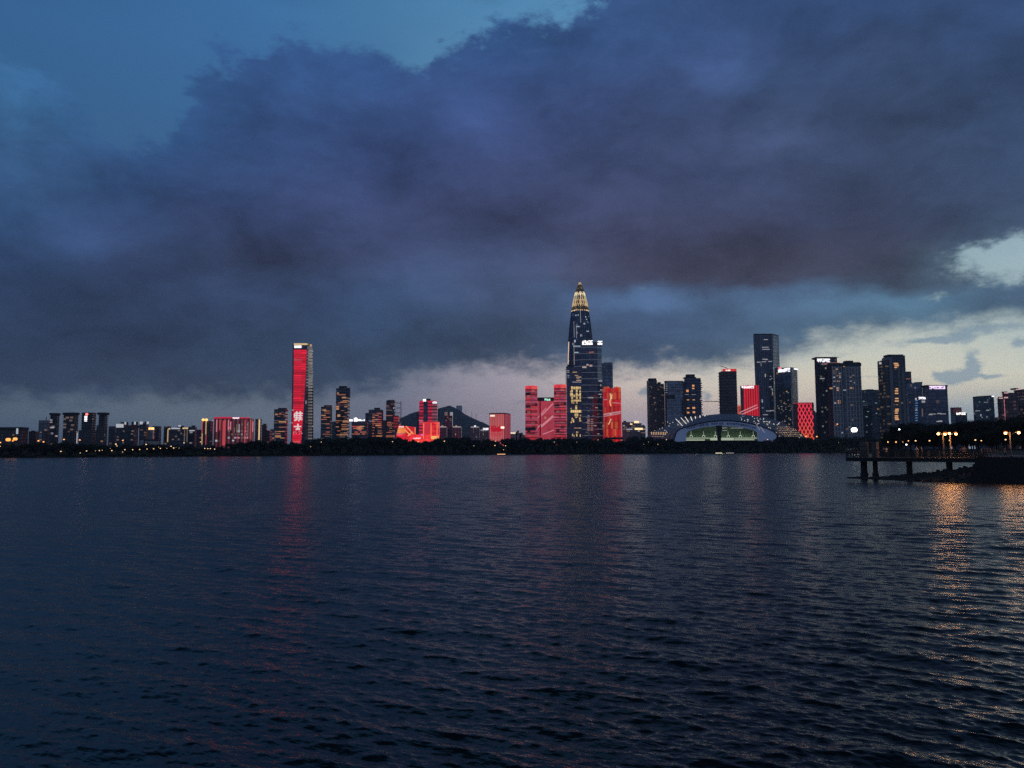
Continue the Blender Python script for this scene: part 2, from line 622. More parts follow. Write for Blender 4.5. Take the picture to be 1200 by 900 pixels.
CONC = plain('concrete', (0.16, 0.16, 0.17), 0.8, 0.3, 0.9)
CONC_DARK = plain('dark_concrete', (0.05, 0.05, 0.055), 0.85, 0.35, 0.7)
STEEL = plain('painted_steel', (0.06, 0.06, 0.07), 0.45, 0.2, 3.0)
ROOFM = plain('roofing', (0.06, 0.065, 0.08), 0.75, 0.3, 0.05)
WHITEW = plain('white_render', (0.5, 0.5, 0.52), 0.7, 0.15, 0.1)
WARM = glow('warm_window', (1.0, 0.44, 0.17), 0.46)
AMBER = glow('amber_window', (1.0, 0.28, 0.11), 0.32)
GOLD = glow('gold_window', (1.0, 0.70, 0.32), 0.7)
GOLD2 = glow('gold_lights', (1.0, 0.62, 0.28), 0.5)
PALE = glow('pale_window', (0.85, 0.82, 0.9), 0.32)
DIMW = glow('dim_window', (0.9, 0.6, 0.45), 0.13)
WHITES = glow('white_sign_light', (0.95, 0.93, 1.0), 1.5)
WHITEDIM = glow('white_lit_panel', (0.75, 0.78, 0.85), 0.55)
PURP = glow('violet_sign_light', (0.95, 0.72, 1.0), 1.4)
CYAN = glow('blue_led_line', (0.15, 0.45, 1.0), 0.5)
REDL = glow('red_led_line', (1.0, 0.03, 0.07), 0.8)
REDS = glow('red_soft_light', (1.0, 0.10, 0.12), 0.42)
PINK = glow('pink_led_line', (1.0, 0.30, 0.38), 0.55)
GREENS = glow('green_white_sign', (0.45, 1.0, 0.72), 1.1)
ORNG = glow('orange_floodlight', (1.0, 0.36, 0.07), 1.7)

# ------------------------------------------------------------------ shore line (distance along the view axis per pixel column)
SHORE = [(-600, 520), (-300, 560), (0, 645), (100, 695), (200, 745), (300, 805), (400, 870), (500, 930), (600, 985), (660, 1020), (760, 1090), (850, 1150), (990, 1235), (1034, 1240)]


def shoreD(px):
    xs = [p[0] for p in SHORE]
    ys = [p[1] for p in SHORE]
    return float(np.interp(px, xs, ys))


# ------------------------------------------------------------------ ground: one sheet from the bay floor to the horizon
def build_ground():
    pts = []
    for px, D in SHORE:
        a = math.atan2(XA(px, D), D)
        pts.append((math.degrees(a), D / math.cos(a)))
    for px, D in [(1040, 425), (1100, 405), (1154, 385), (1160, 240), (1166, 150)]:
        a = math.atan2(XA(px, D), D)
        pts.append((math.degrees(a), D / math.cos(a)))
    pts += [(44, 150), (70, 120), (95, 60), (110, 3.0), (180, 3.0), (-180, 3.0), (-110, 3.0), (-95, 300), (-70, 700)]
    pts.sort()
    A = [p[0] for p in pts]
    Rr = [p[1] for p in pts]
    cols = np.concatenate([np.arange(-180, -40, 4.0), np.arange(-40, 40, 0.2), np.arange(40, 180, 4.0)])
    sh = np.interp(cols, A, Rr)
    offs = [-60, -25, -8, -2, 0, 1.5, 4, 10, 22, 45, 90, 170, 320, 600, 1100, 2000, 3600, 6500]
    zs = [-3, -2.4, -1.0, -0.3, 0.05, 0.7, 1.3, 2.0, 2.5, 3.0, 3.6, 4, 4, 4, 4, 5, 8, 10]
    rng = np.random.default_rng(3)
    verts = [(0, 0, -3.0)]
    for k, (o_, z_) in enumerate(zip(offs, zs)):
        r = np.maximum(sh + o_, 0.2 + 0.05 * k)
        r = np.minimum(r, 7800 + k)
        jitter = rng.normal(0, 1, len(cols)) * min(1.0, abs(o_) * 0.02 + 0.1)
        for c, rr, j in zip(cols, r, jitter):
            a = math.radians(c)
            verts.append((rr * math.sin(a), rr * math.cos(a), z_ + (0.15 * j if 0 < z_ < 4 else 0)))
    n = len(cols)
    faces = []
    for i in range(n):
        faces.append((0, 1 + (i + 1) % n, 1 + i))
    for k in range(len(offs) - 1):
        for i in range(n):
            j = (i + 1) % n
            faces.append((1 + k * n + i, 1 + k * n + j, 1 + (k + 1) * n + j, 1 + (k + 1) * n + i))
    me = bpy.data.meshes.new('ground')
    me.from_pydata(verts, [], faces)
    m_, t, b = newmat('ground_soil')
    g = t.n('ShaderNodeNewGeometry').outputs['Position']
    nz_ = t.noise(g, 0.08, 6)[0]
    t.put(b.inputs['Base Color'], t.mix(nz_, (0.02, 0.022, 0.014), (0.05, 0.045, 0.035)))
    b.inputs['Roughness'].default_value = 0.95
    me.materials.append(m_)
    o = bpy.data.objects.new('ground', me)
    COL.objects.link(o)
    tag(o, kind='structure')


build_ground()


# ------------------------------------------------------------------ water: wind sea on the bay, real waves near, unresolved ripples as roughness far off
def build_water():
    rng = np.random.default_rng(11)
    k = 0.0027
    nr = int(math.log(1400 / 4.0) / math.log(1 + k))
    r = 4.0 * (1 + k) ** np.arange(nr)
    r = np.concatenate([[0.5, 1.5, 2.5], r, [2000, 3500, 6000]])
    az = np.concatenate([np.arange(-180, -44, 3.0), np.arange(-44, 44, 0.095), np.arange(44, 180, 3.0)])
    az = np.radians(az)
    daz = 0.095 * math.pi / 180
    Rg, Ag = np.meshgrid(r.astype(np.float32), az.astype(np.float32), indexing='ij')
    X = (Rg * np.sin(Ag)).ravel()
    Y = (Rg * np.cos(Ag)).ravel()
    cell = np.maximum(Rg * k, Rg * daz).ravel()
    Z = np.zeros_like(X)
    DX = np.zeros_like(X)
    DY = np.zeros_like(X)
    N = 84
    lam = np.exp(np.linspace(math.log(0.13), math.log(2.8), N)) * rng.uniform(0.95, 1.05, N)
    front = np.abs(Ag.ravel()) < math.radians(44)
    idx = np.where(front & (Rg.ravel() < 1500))[0]
    x, y, c = X[idx], Y[idx], cell[idx]
    z = np.zeros_like(x)
    ddx = np.zeros_like(x)
    ddy = np.zeros_like(x)
    lost = np.zeros_like(x)
    # gust patches
    gx, gy = 2 * math.pi / 46, 2 * math.pi / 71
    gust = 1 + 0.22 * np.sin(x * gx + 0.7 * np.sin(y * gy * 0.6)) * np.sin(y * gy + 1.3) + 0.16 * np.sin(x * 0.031 - y * 0.047 + 2)
    S_RMS = 0.16
    for i in range(N):
        L = lam[i]
        kk = 2 * math.pi / L
        th = math.radians(-118 + rng.normal(0, 34 if L < .5 else 21))
        w = 1.15 if L < .6 else (.6 / L) ** 0.55
        slope = S_RMS * math.sqrt(2.0 / N) * w
        a = slope / kk
        kx, ky = kk * math.cos(th), kk * math.sin(th)
        fade = np.clip((L / c - 2.0) / 2.0, 0, 1).astype(np.float32)
        ph = x * kx + y * ky + rng.uniform(0, 6.283)
        s, co = np.sin(ph), np.cos(ph)
        aa = a * fade * gust
        z += aa * (co + 0.0)
        ddx -= 0.8 * aa * s * math.cos(th)
        ddy -= 0.8 * aa * s * math.sin(th)
        lost += (slope ** 2 / 2) * (1 - fade ** 2)
    Z[idx] = z
    DX[idx] = ddx
    DY[idx] = ddy
    rough = np.full_like(X, 0.25)
    rough[idx] = np.clip(0.68 * lost ** 0.25, 0.06, 0.25)
    nrow, ncol = len(r), len(az)
    co = np.empty((nrow * ncol + 1, 3), np.float32)
    co[:-1, 0] = X + DX
    co[:-1, 1] = Y + DY
    co[:-1, 2] = Z
    co[-1] = (0, 0, 0)
    i = np.arange(nrow - 1)[:, None] * ncol
    j = np.arange(ncol)[None, :]
    j2 = (j + 1) % ncol
    quads = np.stack([i + j2, i + j, i + ncol + j, i + ncol + j2], -1).reshape(-1, 4)
    quads = quads[:, ::-1]
    # orientation: make normals face up
    p = co[quads[len(quads) // 2]]
    if np.cross(p[1] - p[0], p[2] - p[0])[2] < 0:
        quads = quads[:, ::-1]
    me = bpy.data.meshes.new('water')
    me.vertices.add(len(co))
    me.vertices.foreach_set('co', co.ravel())
    nq = len(quads)
    me.loops.add(nq * 4)
    me.loops.foreach_set('vertex_index', quads.ravel().astype(np.int32))
    me.polygons.add(nq)
    me.polygons.foreach_set('loop_start', (np.arange(nq) * 4).astype(np.int32))
    me.polygons.foreach_set('use_smooth', np.ones(nq, bool))
    me.update(calc_edges=True)
    at_ = me.attributes.new('ripple', 'FLOAT', 'POINT')
    at_.data.foreach_set('value', np.append(rough, 0.1).astype(np.float32))
    m_, t, b = newmat('bay_water')
    b.inputs['Base Color'].default_value = (0.002, 0.0085, 0.0135, 1)
    b.inputs['IOR'].default_value = 1.333
    an = t.n('ShaderNodeAttribute', attribute_name='ripple')
    t.put(b.inputs['Roughness'], an.outputs['Fac'])
    g = t.n('ShaderNodeNewGeometry').outputs['Position']
    gx_, gy_, _ = t.sep(g)
    # ripples lie along the crests of the wind sea
    ac = t.m('ADD', t.m('MULTIPLY', gx_, 0.88), t.m('MULTIPLY', gy_, -0.47))
    xc = t.m('ADD', t.m('MULTIPLY', gx_, 0.47), t.m('MULTIPLY', gy_, 0.88))
    st = t.comb(t.m('MULTIPLY', ac, 0.55), t.m('MULTIPLY', xc, 1.5), 0)
    n1 = t.m('ADD', t.noise(st, 3.6, 3, 0.6)[0], t.m('MULTIPLY', t.m('ABSOLUTE', t.m('SUBTRACT', t.noise(st, 2.2, 3, 0.6)[0], 0.5)), -1.1))
    bp = t.n('ShaderNodeBump')
    bp.inputs['Strength'].default_value = 0.5
    bp.inputs['Distance'].default_value = 0.05
    t.put(bp.inputs['Height'], n1)
    t.put(b.inputs['Normal'], bp.outputs[0])
    me.materials.append(m_)
    o = bpy.data.objects.new('water', me)
    COL.objects.link(o)
    tag(o, kind='structure')


build_water()


# ------------------------------------------------------------------ hill behind the city
def build_hill():
    prof = [(380, 528), (410, 514), (440, 508), (462, 496), (470, 490), (486, 483), (500, 480), (512, 480), (518, 477.5), (523, 476), (527, 475.5), (532, 477), (538, 480.5),
            (546, 486), (556, 491), (566, 495), (576, 500), (592, 506), (610, 511), (640, 520), (670, 528)]
    D = 7000.0
    xs = [XA(p[0], D) for p in prof]
    zs = [at(p[0], p[1], D).z for p in prof]
    nx, ny = 150, 40
    X = np.linspace(xs[0], xs[-1], nx)
    ridge = np.interp(X, xs, zs)
    verts, faces = [], []
    for j in range(ny):
        t = j / (ny - 1)
        yy = D - 700 + 1400 * t
        sh = math.cos((t - 0.5) * math.pi) ** 1.1 if 0 < t < 1 else 0.0
        for i in range(nx):
            nzv = mnoise.fractal(Vector((X[i] * 0.006, yy * 0.006, 0.3)), 0.8, 2.1, 5)
            cr = mnoise.fractal(Vector((X[i] * 0.03, yy * 0.03, 2.0)), 0.8, 2.1, 3)
            h = max(0, ridge[i] - 4) * sh
            verts.append((X[i], yy, 3.0 + h * (1 + 0.10 * nzv * (1 - sh)) + (cr * 4.5 if h > 15 else 0)))
    for j in range(ny - 1):
        for i in range(nx - 1):
            a = j * nx + i
            faces.append((a, a + 1, a + nx + 1, a + nx))
    me = bpy.data.meshes.new('hill')
    me.from_pydata(verts, [], faces)
    me.polygons.foreach_set('use_smooth', [True] * len(faces))
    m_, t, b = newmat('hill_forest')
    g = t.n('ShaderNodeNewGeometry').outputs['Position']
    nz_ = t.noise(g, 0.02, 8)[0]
    t.put(b.inputs['Base Color'], t.mix(nz_, (0.009, 0.013, 0.02), (0.024, 0.032, 0.04)))  # blue in the forest colour imitates haze
    b.inputs['Roughness'].default_value = 0.95
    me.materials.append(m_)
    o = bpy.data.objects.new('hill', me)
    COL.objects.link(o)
    tag(o, kind='structure')


build_hill()

# ------------------------------------------------------------------ evening haze over the bay
HAZE = 7.0e-5
if HAZE:
    hz = MB().box(-8400, 8400, -8400, 8400, -4.0, 460.0)
    hm = bpy.data.materials.new('haze_air')
    hm.use_nodes = True
    hm.node_tree.nodes.clear()
    hn = NT(hm.node_tree)
    pv = hn.n('ShaderNodeVolumePrincipled')
    pv.inputs['Color'].default_value = (0.72, 0.83, 1.0, 1)
    pv.inputs['Density'].default_value = HAZE
    pv.inputs['Anisotropy'].default_value = 0.2
    ho = hn.n('ShaderNodeOutputMaterial')
    hn.L.new(pv.outputs[0], ho.inputs['Volume'])
    tag(hz.build('haze', hm), kind='stuff')

# ------------------------------------------------------------------ buildings
GZ = 3.5


class Tower:
    """one building: an Empty on the ground whose local -Y side is the front; parts are children"""

    def __init__(s, name, label, cat, x0, x1, yt, D, ratio=0.7, yaw=0.0, group=None, yref=None):
        yref = yref if yref is not None else (yt + 515) / 2
        w = (x1 - x0) / F * D
        cx = XA((x0 + x1) / 2, D)
        zr = at((x0 + x1) / 2, yref, D).z
        a = R(yaw)
        ca, sa = math.cos(a), math.sin(a)
        for _ in range(40):
            d = w * ratio
            cy = D + 0.5 * (abs(d * ca) + abs(w * sa))
            ps = []
            for lx, ly in ((-w / 2, -d / 2), (w / 2, -d / 2), (w / 2, d / 2), (-w / 2, d / 2)):
                ps.append(proj((cx + lx * ca - ly * sa, cy + lx * sa + ly * ca, zr))[0])
            lo, hi = min(ps), max(ps)
            w *= 1 + 0.8 * ((x1 - x0) / (hi - lo) - 1)
            cx += ((x0 + x1) / 2 - (lo + hi) / 2) * D / F
        s.w, s.d, s.a, s.D = w, w * ratio, a, D
        s.loc = Vector((cx, cy, GZ))
        s.rot = Matrix.Rotation(a, 3, 'Z')
        # the roof line as seen at the nearest corner
        near = min(((s.rot @ Vector((lx * w / 2, ly * s.d / 2, 0)) + s.loc) for lx in (-1, 1) for ly in (-1, 1)), key=lambda p: p.y)
        s.h = at((x0 + x1) / 2, yt, (near.y + s.loc.y - (s.d / 2 if yaw == 0 else 0)) / 2 if yaw else near.y).z - GZ
        s.e = thing(name, label, cat, s.loc, a, group)
        s.rng = random.Random(hash((x0, x1, yt)) & 0xffff)
        s.x0, s.x1, s.yt = x0, x1, yt

    def local(s, p):
        return s.rot.transposed() @ (Vector(p) - s.loc)

    def hit(s, px, py, face='front'):
        o = s.local(CAM)
        d = s.rot.transposed() @ ray(px, py)
        if face == 'front':
            t = (-s.d / 2 - o.y) / d.y
        elif face == 'right':
            t = (s.w / 2 - o.x) / d.x
        else:
            t = (-s.w / 2 - o.x) / d.x
        return o + d * t

    def zat(s, py, px=None):
        return s.hit(px if px is not None else (s.x0 + s.x1) / 2, py).z

    def body(s, mat, poly=None, h=None, name='body', z0=0.0, top=None, side=None):
        m_ = MB()
        p = poly or [(-s.w / 2, -s.d / 2), (s.w / 2, -s.d / 2), (s.w / 2, s.d / 2), (-s.w / 2, s.d / 2)]
        m_.prism(p, z0, h or s.h, 0, top, True, 1)
        if side is not None:
            m_.mi[1:4] = [2, 2, 2]
        s.b = m_.build(name, [mat, ROOFM, side or ROOFM], s.e)
        # parapet
        return s.b

    def chamfer(s, c):
        w, d = s.w / 2, s.d / 2
        return [(-w + c, -d), (w - c, -d), (w, -d + c), (w, d - c), (w - c, d), (-w + c, d), (-w, d - c), (-w, -d + c)]

    def panel(s, name, mat, px0, py0, px1, py1, face='front', out=0.35, thick=0.8, label=None):
        a, b = s.hit(px0, py0, face), s.hit(px1, py1, face)
        m_ = MB()
        if face == 'front':
            m_.box(min(a.x, b.x), max(a.x, b.x), -s.d / 2 - out, -s.d / 2 - out + thick, min(a.z, b.z), max(a.z, b.z))
        else:
            sg = 1 if face == 'right' else -1
            e = sg * (s.w / 2 + out)
            m_.box(min(e, e - sg * thick), max(e, e - sg * thick), min(a.y, b.y), max(a.y, b.y), min(a.z, b.z), max(a.z, b.z))
        o = m_.build(name, mat, s.e)
        if label:
            o['label'] = label
        return o

    def roof(s, px0, px1, yt, mat=None, df=0.5, name='roof_plant', zb=None):
        a, b = s.hit(px0, yt), s.hit(px1, yt)
        m_ = MB()
        m_.box(min(a.x, b.x), max(a.x, b.x), -s.d * df / 2, s.d * df / 2, (s.h if zb is None else zb) - 0.01, max(a.z + (s.d * (1 - df) / 2) * (a.z - H + GZ) / s.D, s.h + 0.5))
        return m_.build(name, mat or ROOFM, s.e)

    def cap(s, over=1.0, th=3.0, mat=None, name='roof_slab'):
        w, d = s.w / 2 + over, s.d / 2 + over
        return MB().box(-w, w, -d, d, s.h - th * .6, s.h + th * .4).build(name, mat or ROOFM, s.e)

    def skirt(s, mat, yt, ov0, ov1, name='wing'):
        # lower, wider storeys
        w, d = s.w / 2, s.d / 2
        return MB().box(-w - ov0, w + ov1, -d - 1.0, d * .9, 0, s.zat(yt)).build(name, mat, s.e)

    def parapet(s, mat=None, t=1.2, hh=2.2, over=0.25):
        w, d = s.w / 2 + over, s.d / 2 + over
        m_ = MB()
        m_.box(-w, w, -d, -d + t, s.h - 0.6, s.h + hh)
        m_.box(-w, w, d - t, d, s.h - 0.6, s.h + hh)
        m_.box(-w, -w + t, -d + t, d - t, s.h - 0.6, s.h + hh)
        m_.box(w - t, w, -d + t, d - t, s.h - 0.6, s.h + hh)
        return m_.build('parapet', mat or ROOFM, s.e)

    def lit(s, pts, mat, w=4.0, h=2.6, face='front'):
        for p in pts:
            px, py = p[0], p[1]
            ww, hh = (p[2] if len(p) > 2 else w), (p[3] if len(p) > 3 else h)
            c = s.hit(px, py, face)
            m_ = MB()
            if face == 'front':
                m_.box(c.x - ww / 2, c.x + ww / 2, -s.d / 2 - 0.18, -s.d / 2 + 0.4, c.z - hh / 2, c.z + hh / 2)
            else:
                sg = 1 if face == 'right' else -1
                e0, e1 = sorted((sg * (s.w / 2 + 0.18), sg * (s.w / 2 - 0.4)))
                m_.box(e0, e1, c.y - ww / 2, c.y + ww / 2, c.z - hh / 2, c.z + hh / 2)
            m_.build('lit_window', mat, s.e)

    def rlit(s, n, mats, xr, yr, w=(3, 7), h=(1.6, 2.8), face='front', fh=3.6, cw=3.5):
        for _ in range(n):
            px, py = s.rng.uniform(*xr), s.rng.uniform(*yr)
            c = s.hit(px, py, face)
            z = (math.floor(c.z / fh) + 0.5) * fh
            ww, hh = s.rng.uniform(*w), s.rng.uniform(*h)
            m_ = MB()
            if face == 'front':
                x = (math.floor(c.x / cw) + 0.5) * cw
                lim = s.w / 2 - ww / 2 - 0.3
                x = max(-lim, min(lim, x))
                m_.box(x - ww / 2, x + ww / 2, -s.d / 2 - s.rng.uniform(0.14, 0.22), -s.d / 2 + 0.4, z - hh / 2, z + hh / 2)
            else:
                sg = 1 if face == 'right' else -1
                e0, e1 = sorted((sg * (s.w / 2 + s.rng.uniform(0.14, 0.22)), sg * (s.w / 2 - 0.4)))
                lim = s.d / 2 - ww / 2 - 0.3
                y = max(-lim, min(lim, c.y))
                m_.box(e0, e1, y - ww / 2, y + ww / 2, z - hh / 2, z + hh / 2)
            m_.build('lit_window', s.rng.choice(mats), s.e)

    def ledges(s, mat, n, out=0.6, th=0.5, z0=0.06, z1=0.98, name='floor_ledge', wscale=1.0):
        m_ = MB()
        for i in range(n):
            z = s.h * (z0 + (z1 - z0) * i / max(1, n - 1))
            w, d = (s.w / 2 + out) * wscale, s.d / 2 + out
            m_.box(-w, w, -d, d, z, z + th)
        return m_.build(name, mat, s.e)

    def fins(s, mat, n, out=0.9, th=0.8, z0=0.0, z1=1.0, face='front'):
        m_ = MB()
        for i in range(n):
            if face == 'front':
                x = -s.w / 2 + s.w * i / (n - 1)
                x = max(-s.w / 2 + th / 2, min(s.w / 2 - th / 2, x))
                m_.box(x - th / 2, x + th / 2, -s.d / 2 - out, -s.d / 2 + 0.2, s.h * z0, s.h * z1)
            else:
                sg = 1 if face == 'right' else -1
                y = -s.d / 2 + s.d * i / (n - 1)
                y = max(-s.d / 2 + th / 2, min(s.d / 2 - th / 2, y))
                e0, e1 = sorted((sg * (s.w / 2 + out), sg * (s.w / 2 - 0.2)))
                m_.box(e0, e1, y - th / 2, y + th / 2, s.h * z0, s.h * z1)
        return m_.build('fin', mat, s.e)

    def sign(s, px0, py0, px1, py1, mat, n=4, face='front', out=1.0, seed=1, backing=None, name='sign'):
        """row of lit characters, each a few bars"""
        a, b = s.hit(px0, py0, face), s.hit(px1, py1, face)
        rr = random.Random(seed)
        m_ = MB()
        if face == 'front':
            A0, A1 = min(a.x, b.x), max(a.x, b.x)
        else:
            A0, A1 = min(a.y, b.y), max(a.y, b.y)
        z0, z1 = min(a.z, b.z), max(a.z, b.z)

        def bar(u0, u1, v0, v1):
            if face == 'front':
                m_.box(u0, u1, -s.d / 2 - out, -s.d / 2 - out + 0.7, v0, v1)
            else:
                sg = 1 if face == 'right' else -1
                e0, e1 = sorted((sg * (s.w / 2 + out), sg * (s.w / 2 + out - 0.7)))
                m_.box(e0, e1, u0, u1, v0, v1)
        cwid = (A1 - A0) / n
        for i in range(n):
            u0 = A0 + cwid * (i + 0.06)
            u1 = A0 + cwid * (i + 0.94)
            hh = z1 - z0
            t = hh * 0.2
            rows = rr.sample([0, 0.27, 0.54, 0.8], 3)
            for rw in rows:
                bar(u0, u1, z0 + hh * rw, z0 + hh * rw + t)
            x = u0 + (u1 - u0) * rr.choice([0.1, 0.4, 0.7])
            # the upright stands a little behind the bars so that no faces share a plane
            if face == 'front':
                m_.box(x, x + (u1 - u0) * 0.24, -s.d / 2 - out + 0.1, -s.d / 2 - out + 0.6, z0 + 0.02, z1 - 0.02)
            else:
                sg = 1 if face == 'right' else -1
                e0, e1 = sorted((sg * (s.w / 2 + out - 0.1), sg * (s.w / 2 + out - 0.6)))
                m_.box(e0, e1, x, x + (u1 - u0) * 0.24, z0 + 0.02, z1 - 0.02)
        return m_.build(name, mat, s.e)

    def mast(s, px, yt, r=0.4, mat=None, name='antenna'):
        a = s.hit(px, yt)
        m_ = MB().tube((a.x, 0, s.h - 0.5), (a.x, 0, a.z + 2), r, r * 0.6, 5)
        return m_.build(name, mat or STEEL, s.e)

    def strip(s, name, mat, px, py0, py1, w=1.4, face='front', out=0.5):
        a, b = s.hit(px, py0, face), s.hit(px, py1, face)
        m_ = MB()
        if face == 'front':
            m_.box(a.x - w / 2, a.x + w / 2, -s.d / 2 - out, -s.d / 2 + 0.1, min(a.z, b.z), max(a.z, b.z))
        else:
            sg = 1 if face == 'right' else -1
            e0, e1 = sorted((sg * (s.w / 2 + out), sg * (s.w / 2 - 0.1)))
            m_.box(e0, e1, a.y - w / 2, a.y + w / 2, min(a.z, b.z), max(a.z, b.z))
        return m_.build(name, mat, s.e)


NAVY = (0.055, 0.065, 0.09)
F_OFF = facade('navy_curtain_wall', (0.07, 0.08, 0.11), (0.022, 0.032, 0.055), 4.2, 4.2, .14, .22, .035, strength=.5, band=.3, seed=1)
F_OFF2 = facade('grey_curtain_wall', (0.10, 0.11, 0.14), (0.03, 0.04, 0.06), 5.5, 8.4, .12, .16, .05, strength=.5, band=.2, seed=2)
F_BAND = facade('banded_office_wall', (0.11, 0.105, 0.12), (0.03, 0.03, 0.045), 9.0, 7.2, .03, .42, .24, warm=(1, .30, .12), cool=(1, .42, .28), strength=.11, band=.5, seed=3)
F_RES = facade('dark_flats_wall', (0.10, 0.085, 0.095), (0.02, 0.022, 0.03), 4.6, 3.2, .35, .4, .035, warm=(1, .55, .3), cool=(1, .8, .7), strength=.2, rough=.2, seed=4)
F_RES2 = facade('blue_flats_wall', (0.085, 0.09, 0.12), (0.02, 0.025, 0.04), 4.6, 3.2, .3, .4, .03, strength=.22, rough=.2, seed=5)
F_GRID = facade('white_framed_flats_wall', (0.34, 0.36, 0.40), (0.022, 0.03, 0.045), 8.2, 10.4, .24, .22, .02, warm=(1, .62, .25), strength=.3, rough=.12, seed=6)
F_GREY = facade('grey_office_wall', (0.20, 0.21, 0.26), (0.05, 0.06, 0.08), 6, 7, .3, .35, .05, strength=.3, seed=7)
F_PALE = facade('pale_flats_wall', (0.34, 0.34, 0.36), (0.06, 0.065, 0.08), 5, 5.5, .35, .35, .12, warm=(1, .8, .55), strength=.25, seed=8)
F_SPECK = facade('speckled_glass_wall', (0.05, 0.055, 0.07), (0.018, 0.022, 0.032), 3.4, 4.2, .12, .25, .07, warm=(1, .82, .5), cool=(.85, 1, .85), strength=.22, refl=.2, seed=9)
F_LATT = facade('blue_lattice_wall', (0.22, 0.27, 0.38), (0.035, 0.05, 0.085), 4.4, 5.2, .25, .22, .03, strength=.3, seed=10)
F_DARKT = facade('teal_glass_wall', (0.04, 0.055, 0.075), (0.016, 0.026, 0.04), 3.6, 4.0, .12, .2, .015, cool=(.6, .9, .9), coolfrac=.8, strength=.2, seed=11)
F_BALC = facade('balcony_flats_wall', (0.13, 0.125, 0.13), (0.022, 0.022, 0.028), 7.5, 6.4, .12, .5, .42, warm=(1, .68, .4), cool=(1, .88, .7), strength=.09, rough=.25, seed=12)
F_PLAIN = plain('dark_cladding', (0.045, 0.05, 0.068), 0.4, 0.15, 0.02)
F_LOW = facade('old_flats_wall', (0.10, 0.085, 0.09), (0.025, 0.025, 0.035), 4, 3.4, .4, .45, .04, strength=.25, seed=13)
FRAME_W = plain('pale_frame', (0.62, 0.64, 0.68), 0.6, 0.1, 0.1)
FRAME_D = plain('dark_frame', (0.05, 0.055, 0.075), 0.5, 0.1, 0.1)
SLATE = plain('slate_blue_cladding', (0.10, 0.12, 0.18), 0.45, 0.15, 0.03)

# --- old town at the far end, from the frame's edge to the curtain-lit block
t = Tower('apartment_block', 'long low dusky block behind the two bright orange floodlights, with an upright white sign', 'apartment block', -14, 33, 503, 820, .35)
t.body(F_LOW)
t.parapet()
t.panel('sign', WHITEDIM, 19.4, 502, 21.2, 508.5)
t.roof(1, 4, 501)
t = Tower('apartment_block', 'dark low block beside the dusky block with the white upright sign', 'apartment block', 33.5, 45, 505.5, 860, .5)
t.body(F_LOW)
t.roof(36, 39, 504.5)
t = Tower('office_block', 'slate blue square block with a short antenna, just before four dark slim towers', 'office block', 45, 59, 492.5, 1150, .6)
t.body(F_GREY)
t.mast(52.5, 489.5, .6)
t.rlit(6, [DIMW], (46, 57), (498, 515))
t = Tower('apartment_block', 'small dark block at the foot of the slate blue block with the antenna', 'apartment block', 49, 57, 505, 900, .6)
t.body(F_LOW)
SLIM = 'row of slim dark apartment towers'
t = Tower('apartment_tower', 'slimmest dark tower of the row of four, with pale lit windows down one edge', 'apartment tower', 58.5, 69, 485, 1000, .9, group=SLIM)
t.body(F_RES)
t.ledges(FRAME_D, 16, .7, .6)
t.cap()
t.lit([(60, 492, 3, 2), (60, 494.5, 3, 2), (61, 501, 5, 2), (62.5, 500, 4, 2), (61, 508, 3, 2), (66, 511, 3, 2)], PALE)
t = Tower('apartment_tower', 'broadest dark tower of the row of four, with faint windows and a pale edge strip', 'apartment tower', 74, 91.3, 484.5, 1000, .55, group=SLIM)
t.body(F_RES)
t.ledges(FRAME_D, 16, .7, .6)
t.cap()
t.lit([(75.5, 491), (79, 489.5), (84, 489), (76, 497), (75.5, 501), (84, 503), (85, 498.5), (83, 493)], DIMW)
t.strip('light_strip', WHITEDIM, 90.6, 507, 519.5, .8)
t = Tower('apartment_tower', 'dark tower with a bright white upright sign and a red lamp near its roof', 'apartment tower', 95.5, 112, 483.5, 1000, .7, group=SLIM)
t.body(F_RES)
t.ledges(FRAME_D, 16, .7, .6)
t.skirt(F_RES, 504, 2.5, 2.0)
t.panel('sign', WHITES, 99.2, 487, 102, 494)
t.panel('lamp', glow('red_beacon', (1, .12, .08), 4.0), 100.8, 484.3, 103, 486.4, out=.8)
t = Tower('apartment_tower', 'dark tower with a flat overhanging cap, last of the row of four', 'apartment tower', 115.5, 125.5, 484.5, 1000, .9, group=SLIM)
t.body(F_RES)
t.ledges(FRAME_D, 18, .9, .7)
t.cap(1.6)
t.skirt(F_RES, 498.5, 2.2, .6)
t.lit([(118, 508.5), (121, 509.5), (119, 501)], DIMW)

t = Tower('apartment_block', 'dark block between the capped slim tower and the block with white lit roof panels', 'apartment block', 127, 137, 499.5, 980, .7)
t.body(F_RES2)
t = Tower('apartment_block', 'broad dark block with square white lit panels along its roof', 'apartment block', 136, 162, 501, 960, .5)
t.body(F_RES2)
for a, b in ((136.3, 138.6), (139.2, 141.4), (142, 144.6)):
    t.panel('lit_panel', WHITEDIM, a, 496.8, b, 501, out=.5)
t.roof(140, 146.5, 494.5)
t.panel('lit_panel', WHITEDIM, 146, 494.5, 147.6, 497.5, out=.2)
t.panel('roof_terrace', plain('russet_cladding', (0.24, 0.11, 0.09), 0.7), 147.5, 498.3, 161, 501.5, out=.8, thick=6)
t.roof(153, 158, 494.3)
t.panel('lit_panel', WHITEDIM, 157.2, 494.2, 158.8, 497.5, out=.2)
t.rlit(9, [DIMW], (137, 160), (504, 518), (1.6, 3), (1.2, 2))
t = Tower('apartment_block', 'narrow dark block crowned by two white lit corner boxes', 'apartment block', 163, 174.3, 496, 940, .8)
t.body(F_RES2)
t.panel('corner_light', WHITEDIM, 164, 494, 167, 497.2)
t.panel('corner_light', WHITEDIM, 172, 494, 174.2, 497)
